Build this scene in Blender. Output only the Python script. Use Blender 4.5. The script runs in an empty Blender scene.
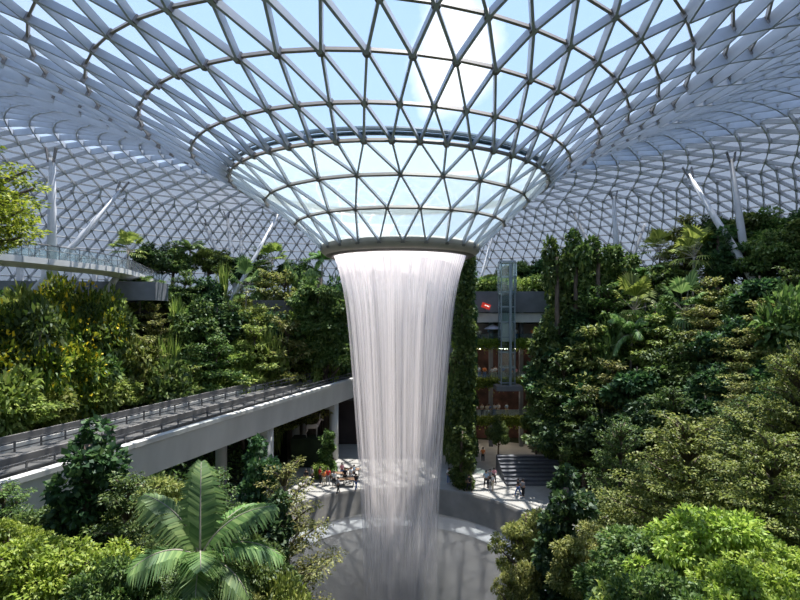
import bpy, math, random
import numpy as np
from mathutils import Vector, Matrix
PI = math.pi
S = bpy.context.scene
COL = S.collection
CAM = np.array([0.0, -42.0, 18.0]); F = 533.0; HOR = 310.0

def at(u, v, d):
    """point seen at pixel (u, v) at depth d: used only to read sizes and places off the photograph"""
    return np.array([(u - 400) / F * d, d - 42.0, 18 + (HOR - v) / F * d])

# ------------------------------------------------------------------ materials
def new_mat(name):
    m = bpy.data.materials.new(name); m.use_nodes = True
    nt = m.node_tree; nt.nodes.clear()
    out = nt.nodes.new('ShaderNodeOutputMaterial')
    return m, nt, out

def L(nt, a, b): nt.links.new(a, b)

def plain(name, col, rough=0.6, metal=0.0, var=0.12, scale=1.5, bump=0.0, emit=0.0, stretch=(1, 1, 1), spec=0.4):
    m, nt, out = new_mat(name)
    p = nt.nodes.new('ShaderNodeBsdfPrincipled')
    tc = nt.nodes.new('ShaderNodeTexCoord'); mp = nt.nodes.new('ShaderNodeMapping')
    mp.inputs['Scale'].default_value = stretch
    n = nt.nodes.new('ShaderNodeTexNoise'); n.inputs['Scale'].default_value = scale; n.inputs['Detail'].default_value = 4
    L(nt, tc.outputs['Object'], mp.inputs[0]); L(nt, mp.outputs[0], n.inputs['Vector'])
    r = nt.nodes.new('ShaderNodeValToRGB')
    r.color_ramp.elements[0].position = 0.3; r.color_ramp.elements[1].position = 0.7
    r.color_ramp.elements[0].color = (*[c * (1 - var) for c in col], 1)
    r.color_ramp.elements[1].color = (*[min(1, c * (1 + var)) for c in col], 1)
    L(nt, n.outputs[0], r.inputs[0]); L(nt, r.outputs[0], p.inputs['Base Color'])
    p.inputs['Roughness'].default_value = rough; p.inputs['Metallic'].default_value = metal
    p.inputs['Specular IOR Level'].default_value = spec
    if emit:
        p.inputs['Emission Color'].default_value = (*col, 1); p.inputs['Emission Strength'].default_value = emit
    if bump:
        b = nt.nodes.new('ShaderNodeBump'); b.inputs['Strength'].default_value = bump
        L(nt, n.outputs[0], b.inputs['Height']); L(nt, b.outputs[0], p.inputs['Normal'])
    L(nt, p.outputs[0], out.inputs[0])
    return m

def leaf_mat(name, cols, trans=0.42, gloss=0.025):
    cols = [(min(.8, c[0] * 1.55), min(.8, c[1] * 1.35), c[2] * 1.1) for c in cols]
    m, nt, out = new_mat(name)
    g = nt.nodes.new('ShaderNodeNewGeometry'); oi = nt.nodes.new('ShaderNodeObjectInfo')
    r = nt.nodes.new('ShaderNodeValToRGB'); cr = r.color_ramp
    while len(cr.elements) < len(cols): cr.elements.new(0.5)
    for i, c in enumerate(cols):
        cr.elements[i].position = i / (len(cols) - 1); cr.elements[i].color = (*c, 1)
    L(nt, g.outputs['Random Per Island'], r.inputs[0])
    hs = nt.nodes.new('ShaderNodeHueSaturation')
    mr = nt.nodes.new('ShaderNodeMapRange'); mr.inputs[3].default_value = 0.485; mr.inputs[4].default_value = 0.515
    mv = nt.nodes.new('ShaderNodeMapRange'); mv.inputs[3].default_value = 0.8; mv.inputs[4].default_value = 1.25
    L(nt, oi.outputs['Random'], mr.inputs[0]); L(nt, oi.outputs['Random'], mv.inputs[0])
    L(nt, mr.outputs[0], hs.inputs['Hue']); L(nt, mv.outputs[0], hs.inputs['Value']); L(nt, r.outputs[0], hs.inputs['Color'])
    d = nt.nodes.new('ShaderNodeBsdfDiffuse'); t = nt.nodes.new('ShaderNodeBsdfTranslucent')
    gl = nt.nodes.new('ShaderNodeBsdfGlossy'); gl.inputs['Roughness'].default_value = 0.55
    gl.inputs['Color'].default_value = (0.9, 0.95, 1, 1)
    L(nt, hs.outputs[0], d.inputs[0]); L(nt, hs.outputs[0], t.inputs[0])
    m1 = nt.nodes.new('ShaderNodeMixShader'); m1.inputs[0].default_value = trans
    m2 = nt.nodes.new('ShaderNodeMixShader'); m2.inputs[0].default_value = gloss
    L(nt, d.outputs[0], m1.inputs[1]); L(nt, t.outputs[0], m1.inputs[2])
    L(nt, m1.outputs[0], m2.inputs[1]); L(nt, gl.outputs[0], m2.inputs[2]); L(nt, m2.outputs[0], out.inputs[0])
    return m

def glass_mat(name, tint, frost, grazing, white=(0.8, 0.84, 0.88), rough=0.08):
    """clear pane with a share of ceramic frit (frost) and grazing reflection, partly painted in as pale matte colour"""
    m, nt, out = new_mat(name)
    tr = nt.nodes.new('ShaderNodeBsdfTransparent'); tr.inputs[0].default_value = (*tint, 1)
    df = nt.nodes.new('ShaderNodeBsdfDiffuse'); df.inputs[0].default_value = (*white, 1)
    tl = nt.nodes.new('ShaderNodeBsdfTranslucent'); tl.inputs[0].default_value = (*white, 1)
    mf = nt.nodes.new('ShaderNodeMixShader'); mf.inputs[0].default_value = 0.6
    L(nt, df.outputs[0], mf.inputs[1]); L(nt, tl.outputs[0], mf.inputs[2])
    gl = nt.nodes.new('ShaderNodeBsdfGlossy'); gl.inputs['Roughness'].default_value = rough
    lw = nt.nodes.new('ShaderNodeLayerWeight'); lw.inputs['Blend'].default_value = 0.5
    mr = nt.nodes.new('ShaderNodeMapRange')
    mr.inputs[1].default_value = 0.35; mr.inputs[2].default_value = 1.0
    mr.inputs[3].default_value = frost; mr.inputs[4].default_value = grazing  # pale matte share rises at grazing angles, standing in for reflected light
    L(nt, lw.outputs['Facing'], mr.inputs[0])
    m1 = nt.nodes.new('ShaderNodeMixShader')
    L(nt, mr.outputs[0], m1.inputs[0]); L(nt, tr.outputs[0], m1.inputs[1]); L(nt, mf.outputs[0], m1.inputs[2])
    fr = nt.nodes.new('ShaderNodeFresnel'); fr.inputs[0].default_value = 1.3
    m2 = nt.nodes.new('ShaderNodeMixShader')
    L(nt, fr.outputs[0], m2.inputs[0]); L(nt, m1.outputs[0], m2.inputs[1]); L(nt, gl.outputs[0], m2.inputs[2])
    L(nt, m2.outputs[0], out.inputs[0])
    return m

M = {}
M['steel'] = plain('white_painted_steel', (0.46, 0.50, 0.57), 0.45, 0.0, 0.06)
M['ring_steel'] = plain('warm_grey_steel', (0.30, 0.265, 0.24), 0.45, 0.0, 0.06)
M['outer_steel'] = plain('lit_tone_outer_steel', (0.68, 0.70, 0.74), 0.5, 0, 0.05)  # steel colour brightened so the backlit far beams look lit; nodes and rings likewise
M['outer_node'] = plain('lit_tone_outer_node', (0.42, 0.43, 0.45), 0.4, 0.1, 0.08)
M['outer_ring'] = plain('lit_tone_outer_ring', (0.66, 0.67, 0.70), 0.45, 0, 0.06)
M['node'] = plain('node_steel', (0.22, 0.21, 0.215), 0.4, 0.2, 0.08)
M['colsteel'] = plain('column_steel', (0.52, 0.53, 0.55), 0.5, 0, 0.05)
M['glass'] = glass_mat('roof_glass', (0.93, 0.965, 1.0), 0.05, 0.75, (0.36, 0.41, 0.49))
M['frit'] = glass_mat('outer_roof_fritted_glass', (0.90, 0.95, 1.0), 0.86, 0.96, (0.115, 0.135, 0.17))
M['wet'] = glass_mat('wet_funnel_glass', (0.88, 0.95, 0.97), 0.40, 0.55, (0.50, 0.585, 0.575))
M['clear'] = glass_mat('clear_rail_glass', (0.82, 0.93, 0.92), 0.10, 0.35)
M['gutter'] = plain('dark_gutter_steel', (0.05, 0.09, 0.12), 0.4, 0.2, 0.3, 3)
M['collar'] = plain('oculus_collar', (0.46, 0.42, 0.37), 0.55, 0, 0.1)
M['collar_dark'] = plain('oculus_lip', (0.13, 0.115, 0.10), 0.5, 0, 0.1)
M['concrete'] = plain('pale_concrete', (0.53, 0.525, 0.50), 0.8, 0, 0.10, 0.5, 0.05, stretch=(1, 1, 0.3))
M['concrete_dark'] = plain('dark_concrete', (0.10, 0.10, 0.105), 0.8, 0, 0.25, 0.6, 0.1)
M['track'] = plain('track_concrete', (0.085, 0.083, 0.08), 0.8, 0, 0.2, 1.0)
M['rail'] = plain('dark_steel_rail', (0.13, 0.13, 0.135), 0.5, 0.3, 0.2)
M['parapet'] = plain('parapet_panel', (0.20, 0.19, 0.18), 0.7, 0, 0.15)
M['white'] = plain('white_fascia', (0.66, 0.66, 0.64), 0.6, 0, 0.06)
M['grey'] = plain('grey_cladding', (0.17, 0.18, 0.20), 0.6, 0, 0.15, 0.8)
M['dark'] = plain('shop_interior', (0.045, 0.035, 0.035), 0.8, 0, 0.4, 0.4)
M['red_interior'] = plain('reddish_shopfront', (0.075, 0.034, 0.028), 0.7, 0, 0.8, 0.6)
M['bark'] = plain('bark', (0.13, 0.10, 0.075), 0.9, 0, 0.3, 4, 0.3, stretch=(1, 1, .3))
M['pale_bark'] = plain('pale_bark', (0.30, 0.27, 0.22), 0.9, 0, 0.25, 4, 0.3, stretch=(1, 1, .3))
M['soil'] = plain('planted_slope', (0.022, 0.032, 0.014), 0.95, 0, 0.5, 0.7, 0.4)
M['outside'] = plain('land_outside', (0.10, 0.14, 0.09), 0.9, 0, 0.4, 0.05)
M['rock'] = plain('terrace_rock', (0.13, 0.12, 0.105), 0.9, 0, 0.4, 1.2, 0.5)
M['plaza'] = plain('plaza_stone', (0.31, 0.30, 0.28), 0.7, 0, 0.12, 0.8)
M['bowlwall'] = plain('bowl_wall', (0.20, 0.19, 0.175), 0.6, 0, 0.2, 0.7)
M['steps'] = plain('step_stone', (0.10, 0.105, 0.12), 0.7, 0, 0.2, 1)
M['deer'] = plain('pale_deer_sculpture', (0.62, 0.52, 0.46), 0.6, 0, 0.1)
M['umbrella'] = plain('white_parasol_cloth', (0.75, 0.75, 0.88), 0.7, 0, 0.05)
M['sign'] = plain('red_lit_sign', (0.75, 0.05, 0.03), 0.5, 0, 0.1, emit=.35)
M['signface'] = plain('sign_glow', (1.0, 0.75, 0.65), 0.5, 0, 0.05, emit=.9)
M['liftsteel'] = plain('lift_steel', (0.30, 0.36, 0.40), 0.45, 0.2, 0.1)
M['wood'] = plain('timber_table', (0.20, 0.12, 0.07), 0.7, 0, 0.2, 3)

GREENS = {
 'dark': [(0.012, 0.036, 0.014), (0.022, 0.062, 0.022), (0.040, 0.095, 0.034), (0.085, 0.15, 0.06)],
 'mid': [(0.026, 0.062, 0.016), (0.05, 0.105, 0.026), (0.085, 0.155, 0.042), (0.15, 0.22, 0.08)],
 'light': [(0.07, 0.12, 0.025), (0.12, 0.19, 0.04), (0.18, 0.26, 0.065), (0.28, 0.35, 0.12)],
 'lime': [(0.08, 0.15, 0.02), (0.14, 0.24, 0.03), (0.21, 0.33, 0.05), (0.32, 0.43, 0.11)],
 'yellow': [(0.03, 0.07, 0.012), (0.06, 0.12, 0.018), (0.12, 0.19, 0.02), (0.26, 0.30, 0.03)],
 'yellow_lime': [(0.07, 0.12, 0.015), (0.13, 0.20, 0.02), (0.20, 0.28, 0.03), (0.32, 0.38, 0.07)],
 'olive': [(0.075, 0.11, 0.028), (0.13, 0.175, 0.05), (0.20, 0.25, 0.08), (0.31, 0.34, 0.14)],
 'palm': [(0.05, 0.12, 0.04), (0.08, 0.17, 0.055), (0.12, 0.22, 0.08), (0.18, 0.29, 0.12)],
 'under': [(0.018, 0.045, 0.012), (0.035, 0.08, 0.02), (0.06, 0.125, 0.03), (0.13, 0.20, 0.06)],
}
LM = {k: leaf_mat('leaves_' + k, v) for k, v in GREENS.items()}
M['flower'] = plain('yellow_flower', (0.85, 0.62, 0.02), 0.6, 0, 0.1)

# ------------------------------------------------------------------ mesh builder
class MB:
    def __init__(s): s.v = []; s.f = []; s.n = 0; s.mi = []; s.cur = 0
    def add(s, vs, fs):
        vs = [tuple(map(float, p)) for p in vs]
        s.v += vs; s.f += [tuple(i + s.n for i in f) for f in fs]; s.mi += [s.cur] * len(fs); s.n += len(vs)
    def box(s, c, size, rz=0.0):
        x, y, z = [k / 2 for k in size]; ca, sa = math.cos(rz), math.sin(rz); vs = []
        for dz in (-z, z):
            for dx, dy in ((-x, -y), (x, -y), (x, y), (-x, y)):
                vs.append((c[0] + dx * ca - dy * sa, c[1] + dx * sa + dy * ca, c[2] + dz))
        s.add(vs, [(0, 3, 2, 1), (4, 5, 6, 7), (0, 1, 5, 4), (1, 2, 6, 5), (2, 3, 7, 6), (3, 0, 4, 7)])
    def bar(s, a, b, up, w, h):
        """rectangular bar from a to b, its height h running down from the line against up"""
        a = np.array(a, float); b = np.array(b, float); d = b - a; d /= (np.linalg.norm(d) + 1e-9)
        up = np.array(up, float); side = np.cross(d, up); side /= (np.linalg.norm(side) + 1e-9); u = np.cross(side, d)
        vs = [p + side * sx * w / 2 - u * uz * h for p in (a, b) for sx, uz in ((-1, 0), (1, 0), (1, 1), (-1, 1))]
        s.add(vs, [(0, 1, 5, 4), (1, 2, 6, 5), (2, 3, 7, 6), (3, 0, 4, 7), (0, 3, 2, 1), (4, 5, 6, 7)])
    def tube(s, pts, rad, n=7, cap=True):
        pts = [np.array(p, float) for p in pts]
        if not hasattr(rad, '__len__'): rad = [rad] * len(pts)
        vs = []; prev = None
        for i, p in enumerate(pts):
            d = pts[min(i + 1, len(pts) - 1)] - pts[max(i - 1, 0)]; d /= (np.linalg.norm(d) + 1e-9)
            ref = prev if prev is not None else (np.array([1.0, 0, 0]) if abs(d[0]) < 0.8 else np.array([0, 1.0, 0]))
            a = ref - d * np.dot(ref, d); a /= (np.linalg.norm(a) + 1e-9); prev = a; b = np.cross(d, a)
            for k in range(n):
                t = 2 * PI * k / n; vs.append(p + (a * math.cos(t) + b * math.sin(t)) * rad[i])
        fs = [(i * n + k, i * n + (k + 1) % n, (i + 1) * n + (k + 1) % n, (i + 1) * n + k) for i in range(len(pts) - 1) for k in range(n)]
        if cap: fs += [tuple(reversed(range(n))), tuple((len(pts) - 1) * n + k for k in range(n))]
        s.add(vs, fs)
    def lathe(s, prof, n=48, c=(0, 0)):
        vs = [(c[0] + r * math.cos(2 * PI * k / n), c[1] + r * math.sin(2 * PI * k / n), z) for r, z in prof for k in range(n)]
        fs = [(i * n + k, i * n + (k + 1) % n, (i + 1) * n + (k + 1) % n, (i + 1) * n + k) for i in range(len(prof) - 1) for k in range(n)]
        s.add(vs, fs)
    def ball(s, c, r, nu=8, nv=6):
        if not hasattr(r, '__len__'): r = (r, r, r)
        vs = []; fs = []
        for i in range(nv + 1):
            t = PI * i / nv
            for k in range(nu):
                a = 2 * PI * k / nu
                vs.append((c[0] + r[0] * math.sin(t) * math.cos(a), c[1] + r[1] * math.sin(t) * math.sin(a), c[2] + r[2] * math.cos(t)))
        for i in range(nv):
            for k in range(nu): fs.append((i * nu + k, (i + 1) * nu + k, (i + 1) * nu + (k + 1) % nu, i * nu + (k + 1) % nu))
        s.add(vs, fs)
    def build(s, name, mats, parent=None, smooth=False):
        me = bpy.data.meshes.new(name); me.from_pydata(s.v, [], s.f); me.validate(); me.update()
        if not isinstance(mats, (list, tuple)): mats = [mats]
        for m in mats: me.materials.append(m)
        if len(mats) > 1 and len(me.polygons) == len(s.mi): me.polygons.foreach_set('material_index', s.mi)
        if smooth: me.polygons.foreach_set('use_smooth', [True] * len(me.polygons))
        return link(name, me, parent)

def link(name, me, parent=None):
    o = bpy.data.objects.new(name, me); COL.objects.link(o)
    if parent is not None: o.parent = parent
    return o

def quads_mesh(name, V, mat, extra=None):
    """V: (n,4,3) array of separate quads"""
    n = len(V); me = bpy.data.meshes.new(name)
    me.vertices.add(n * 4); me.vertices.foreach_set('co', V.astype(np.float32).ravel())
    me.loops.add(n * 4); me.loops.foreach_set('vertex_index', np.arange(n * 4, dtype=np.int32))
    me.polygons.add(n); me.polygons.foreach_set('loop_start', np.arange(0, n * 4, 4, dtype=np.int32))
    me.polygons.foreach_set('loop_total', np.full(n, 4, dtype=np.int32))
    me.materials.append(mat)
    if extra is not None:
        me.materials.append(extra[0]); me.polygons.foreach_set('material_index', extra[1].astype(np.int32))
    me.update(calc_edges=True)
    return me

def tag(o, label=None, cat=None, group=None, kind=None):
    if label: o['label'] = label
    if cat: o['category'] = cat
    if group: o['group'] = group
    if kind: o['kind'] = kind
    return o
def empty(name, loc=(0, 0, 0), rz=0.0):
    o = bpy.data.objects.new(name, None); COL.objects.link(o); o.location = [float(k) for k in loc]; o.rotation_euler = (0, 0, rz)
    o.empty_display_size = 0.3
    return o
def copy_tree(o, parent=None):
    c = o.copy(); COL.objects.link(c); c.parent = parent
    for k in ('label', 'group'):
        if parent is None and k in c: del c[k]
    for ch in [x for x in o.children if not x.get('_skip')]: copy_tree(ch, c)
    return c

# ------------------------------------------------------------------ ceiling: glass funnel and dome
PR = [(6.0, 4.75), (8, 6.65), (10, 8.25), (12, 9.65), (14, 11.0), (16.6, 12.5), (19, 13.8), (21.3, 14.95), (23.7, 16.05), (26.2, 17.1), (31, 18.9),
      (36, 20.2), (41, 20.8), (46, 20.6), (51, 19.4), (56, 17.1), (61, 13.6), (65, 9.7), (68, 5.5), (70, 1.2), (71, -3)]
pr = np.array(PR)
def hz(r): return float(np.interp(r, pr[:, 0], pr[:, 1]))
# denser smooth profile from r = 26.2 outward, by arc length
ringr = [6.0, 8, 10, 12, 14, 16.6, 19, 21.3, 23.7, 26.2]
rr = np.linspace(26.2, 71, 900)
# smooth h by a small moving average
hh = np.interp(rr, pr[:, 0], pr[:, 1]); ker = np.ones(71) / 71
hs = np.convolve(np.pad(hh, 35, mode='edge'), ker, 'valid'); hs[:20] = hh[:20]
arc = np.concatenate([[0], np.cumsum(np.hypot(np.diff(rr), np.diff(hs)))])
rings = [(r, hz(r), 24 if r < 11 else 48) for r in ringr]
nxt = 2.5
s_ = nxt; rings_out = []
while s_ < arc[-1]:
    r = float(np.interp(s_, arc, rr)); h = float(np.interp(s_, arc, hs))
    N = 48 if r < 30.5 else (96 if r < 54 else 192)
    rings_out.append((r, h, N)); s_ += 2.45 if r < 50 else 1.95
rings += rings_out
def ring_pt(r, h, a):
    cx = -0.27 * max(0, min(r, 40) - 9); tilt = 0.055 * max(0.0, min(1.0, (r - 10) / 12)) * max(0, 1 - max(0, r - 30) / 25)
    cx *= max(0.35, 1 - max(0, r - 30) / 60)
    x = r * math.cos(a); y = r * math.sin(a)
    return np.array([cx + x, y, 18 + h - tilt * x])
nodes = []; offs = 0.0; prevN = None
for k, (r, h, N) in enumerate(rings):
    if prevN is None: offs = 0
    elif N == prevN: offs += PI / N
    # on doubling, offs stays so that even nodes line up with the ring below
    nodes.append([ring_pt(r, h, offs + 2 * PI * j / N + 0.03) for j in range(N)]); prevN = N
    rings[k] = (r, h, N, offs)
tris = []; diag = []; ringe = []; normals = []
K = len(rings)
for k in range(K):
    N = rings[k][2]
    for j in range(N): ringe.append(((k, j), (k, (j + 1) % N)))
    if k + 1 < K:
        N2 = rings[k + 1][2]
        for j in range(N):
            if N2 == N:      # upper ring is turned by half a cell
                a, b = (k + 1, j), (k + 1, (j - 1) % N)
                diag += [((k, j), a), ((k, j), b)]
                tris += [((k, j), a, b, k), ((k, j), (k, (j + 1) % N), a, k)]
            else:
                m, p, q = (k + 1, 2 * j), (k + 1, (2 * j + 1) % N2), (k + 1, (2 * j - 1) % N2)
                diag += [((k, j), m), ((k, j), p), ((k, j), q)]
                nj = (k, (j + 1) % N)
                tris += [((k, j), m, q, k), ((k, j), p, m, k), ((k, j), nj, p, k)]
P = lambda n: nodes[n[0]][n[1]]
def up_at(n):
    k, j = n; p = P(n); N = rings[k][2]
    t = nodes[k][(j + 1) % N] - nodes[k][(j - 1) % N]
    k2 = min(k + 1, K - 1); k1 = max(k - 1, 0)
    c = np.array([p[0], p[1]]); rad = c / (np.linalg.norm(c) + 1e-9)
    dr = rings[k2][0] - rings[k1][0]; dh = rings[k2][1] - rings[k1][1]
    n_ = np.array([-rad[0] * dh, -rad[1] * dh, dr]); return n_ / np.linalg.norm(n_)
UP = {}
for k in range(K):
    for j in range(rings[k][2]): UP[(k, j)] = up_at((k, j))
gv = []; gidx = {}
for k in range(K):
    for j in range(rings[k][2]): gidx[(k, j)] = len(gv); gv.append(tuple(nodes[k][j]))
me = bpy.data.meshes.new('ceiling'); me.from_pydata(gv, [], [(gidx[a], gidx[b], gidx[c]) for a, b, c, _ in tris]); me.update()
for m in ('glass', 'wet', 'frit'): me.materials.append(M[m])
me.polygons.foreach_set('material_index', [1 if rings[t[3]][0] < 11.9 else (2 if rings[t[3]][0] > 44 else 0) for t in tris])
ceiling = tag(link('ceiling', me), 'glass funnel roof of triangular panes sweeping up from the waterfall ring', 'ceiling', kind='structure')
def lattice(edges, w, d, mat, name, filt):
    b = MB()
    for e0, e1 in edges:
        if not filt(e0, e1): continue
        u = UP[e0] + UP[e1]; u /= np.linalg.norm(u)
        b.bar(P(e0), P(e1), u, w, d)
    return b.build(name, mat, ceiling)
R0 = lambda e: rings[e[0]][0]
lattice(diag, 0.13, 0.30, M['steel'], 'inner_diagonal_beam_grid', lambda a, b: R0(a) >= 11.9 and R0(a) < 16)
lattice(diag, 0.15, 0.46, M['steel'], 'diagonal_beam_grid', lambda a, b: R0(a) >= 16 and R0(a) < 22)
lattice(diag, 0.14, 0.75, M['steel'], 'crest_beam_grid', lambda a, b: R0(a) >= 22 and R0(a) < 44)
lattice(diag, 0.11, 0.20, M['steel'], 'funnel_beam_grid', lambda a, b: R0(a) < 11.9)
lattice(diag, 0.13, 0.5, M['outer_steel'], 'outer_beam_grid', lambda a, b: R0(a) >= 44)
lattice(ringe, 0.13, 0.24, M['ring_steel'], 'ring_beams', lambda a, b: R0(a) < 30)
lattice(ringe, 0.12, 0.24, M['outer_ring'], 'outer_ring_beams', lambda a, b: R0(a) >= 30)
b = MB(); b2_ = MB(); b1_ = b
for k in range(K):
    b = b1_ if rings[k][0] < 30 else b2_
    rad = 0.16 if rings[k][0] < 12 else (0.22 if rings[k][0] < 45 else 0.26)
    dep = 0.28 if rings[k][0] < 15 else 0.45
    for j in range(rings[k][2]):
        p = nodes[k][j]; u = UP[(k, j)]
        b.tube([p + u * 0.03, p - u * dep], rad, 6)
b1_.build('beam_nodes', M['node'], ceiling); b2_.build('outer_beam_nodes', M['outer_node'], ceiling)
# rain gutter running round the funnel on the outside, with its standing pipes
b = MB()
gr = [ring_pt(12.3, hz(12.3) + 0.28, 2 * PI * j / 96) for j in range(97)]
b.tube(gr, 0.13, 6, cap=False)
gr2 = [ring_pt(12.15, hz(12.15) + 0.15, 2 * PI * j / 96) for j in range(97)]
b.tube(gr2, 0.12, 6, cap=False)
b.build('rain_gutter', M['gutter'], ceiling)

# oculus collar
coll = empty('oculus_collar', (0, 0, 22.4)); tag(coll, 'brown metal ring collar round the mouth of the glass funnel above the water', 'ring collar')
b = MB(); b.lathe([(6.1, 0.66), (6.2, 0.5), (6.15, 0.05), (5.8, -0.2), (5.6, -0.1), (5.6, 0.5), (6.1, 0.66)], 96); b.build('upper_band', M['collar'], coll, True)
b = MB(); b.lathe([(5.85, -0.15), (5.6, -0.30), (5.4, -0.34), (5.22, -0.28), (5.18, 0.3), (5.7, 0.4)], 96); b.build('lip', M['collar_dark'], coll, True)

# ------------------------------------------------------------------ waterfall
def water_mat(name, dens, sx, seed, top, bot, ztop=22.3, zbot=-4.0):
    m, nt, out = new_mat(name)
    tc = nt.nodes.new('ShaderNodeTexCoord'); mp = nt.nodes.new('ShaderNodeMapping')
    mp.inputs['Scale'].default_value = (sx, sx, 0.035); mp.inputs['Location'].default_value = (seed, seed * 2, 0)
    n = nt.nodes.new('ShaderNodeTexNoise'); n.inputs['Scale'].default_value = 1.0; n.inputs['Detail'].default_value = 2.5; n.inputs['Roughness'].default_value = 0.5
    sp = nt.nodes.new('ShaderNodeSeparateXYZ'); L(nt, tc.outputs['Object'], sp.inputs[0])
    cx_ = nt.nodes.new('ShaderNodeCombineXYZ'); L(nt, sp.outputs['X'], cx_.inputs[0]); L(nt, sp.outputs['Y'], cx_.inputs[1])
    nz = nt.nodes.new('ShaderNodeVectorMath'); nz.operation = 'NORMALIZE'; L(nt, cx_.outputs[0], nz.inputs[0])
    sc_ = nt.nodes.new('ShaderNodeVectorMath'); sc_.operation = 'SCALE'; sc_.inputs['Scale'].default_value = 4.0; L(nt, nz.outputs[0], sc_.inputs[0])
    cz_ = nt.nodes.new('ShaderNodeCombineXYZ'); L(nt, sp.outputs['Z'], cz_.inputs[2])
    av = nt.nodes.new('ShaderNodeVectorMath'); av.operation = 'ADD'; L(nt, sc_.outputs[0], av.inputs[0]); L(nt, cz_.outputs[0], av.inputs[1])
    L(nt, av.outputs[0], mp.inputs[0]); L(nt, mp.outputs[0], n.inputs['Vector'])
    r = nt.nodes.new('ShaderNodeMapRange'); r.inputs[1].default_value = 0.36; r.inputs[2].default_value = 0.66
    r.inputs[3].default_value = dens[0]; r.inputs[4].default_value = dens[1]; L(nt, n.outputs[0], r.inputs[0])
    # coherent sheet at the lip, parted strands lower down
    g = nt.nodes.new('ShaderNodeMapRange'); g.inputs[1].default_value = ztop - 3.0; g.inputs[2].default_value = ztop
    g.inputs[3].default_value = 0; g.inputs[4].default_value = top; L(nt, sp.outputs['Z'], g.inputs[0])
    g2 = nt.nodes.new('ShaderNodeMapRange'); g2.inputs[1].default_value = zbot; g2.inputs[2].default_value = zbot + 13
    g2.inputs[3].default_value = bot; g2.inputs[4].default_value = 1.0; L(nt, sp.outputs['Z'], g2.inputs[0])
    mu = nt.nodes.new('ShaderNodeMath'); mu.operation = 'MULTIPLY'; L(nt, r.outputs[0], mu.inputs[0]); L(nt, g2.outputs[0], mu.inputs[1])
    ad = nt.nodes.new('ShaderNodeMath'); ad.operation = 'ADD'; ad.use_clamp = True; L(nt, mu.outputs[0], ad.inputs[0]); L(nt, g.outputs[0], ad.inputs[1])
    tr = nt.nodes.new('ShaderNodeBsdfTransparent')
    df = nt.nodes.new('ShaderNodeBsdfDiffuse'); df.inputs[0].default_value = (0.80, 0.775, 0.79, 1)
    tl = nt.nodes.new('ShaderNodeBsdfTranslucent'); tl.inputs[0].default_value = (0.82, 0.785, 0.80, 1)
    mx = nt.nodes.new('ShaderNodeMixShader'); mx.inputs[0].default_value = 0.6; L(nt, df.outputs[0], mx.inputs[1]); L(nt, tl.outputs[0], mx.inputs[2])
    m1 = nt.nodes.new('ShaderNodeMixShader'); L(nt, ad.outputs[0], m1.inputs[0]); L(nt, tr.outputs[0], m1.inputs[1]); L(nt, mx.outputs[0], m1.inputs[2])
    L(nt, m1.outputs[0], out.inputs[0]); return m
PW = [(5.22, 22.35), (5.1, 22.0), (4.78, 21.0), (4.5, 19.8), (4.24, 18.2), (4.02, 16.2), (3.84, 14), (3.62, 11), (3.4, 8), (3.12, 4), (2.95, 0), (2.9, -4.6)]
def fall(k, mat, name, parent):
    zs = np.linspace(22.35, -4.6, 40); pw = np.array(PW)[::-1]
    prof = [(float(np.interp(z, pw[:, 1], pw[:, 0])) * k, z) for z in zs]
    bb = MB(); bb.lathe(prof, 180)
    return bb.build(name, mat, parent, True)
wf = empty('waterfall', (0, 0, 0)); tag(wf, 'tall white round waterfall dropping from the roof ring into the bowl', 'waterfall')
fall(1.0, water_mat('falling_water_outer', (0.08, 0.66), 9, 3, 0.62, 0.5), 'outer_water_curtain', wf)
fall(0.93, water_mat('falling_water_middle', (0.02, 0.6), 5, 11, 0.3, 0.45), 'middle_water_curtain', wf)
fall(0.80, water_mat('falling_water_inner', (0.0, 0.6), 2.0, 23, 0.2, 0.5), 'inner_water_curtain', wf)

# spray hanging in the bowl round the foot of the fall
def mist_mat(d):
    m, nt, out = new_mat('spray'); v = nt.nodes.new('ShaderNodeVolumeScatter'); v.inputs['Color'].default_value = (.97, .98, 1, 1); v.inputs['Anisotropy'].default_value = .3
    tc = nt.nodes.new('ShaderNodeTexCoord'); sp = nt.nodes.new('ShaderNodeSeparateXYZ'); L(nt, tc.outputs['Object'], sp.inputs[0])
    g = nt.nodes.new('ShaderNodeMapRange'); g.inputs[1].default_value = -4.8; g.inputs[2].default_value = 0.5; g.inputs[3].default_value = d; g.inputs[4].default_value = 0
    L(nt, sp.outputs['Z'], g.inputs[0]); L(nt, g.outputs[0], v.inputs['Density']); L(nt, v.outputs[0], out.inputs['Volume']); return m
b = MB(); b.lathe([(0.01, -4.95), (5, -4.55), (9, -3.25), (11.8, -2.7), (11.2, -2.2), (9, -1.2), (6, 0), (0.01, 1)], 48)
tag(b.build('spray_mist', mist_mat(0.20), None, True), 'pale haze of spray hanging round the foot of the waterfall', 'mist', kind='stuff')

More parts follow.
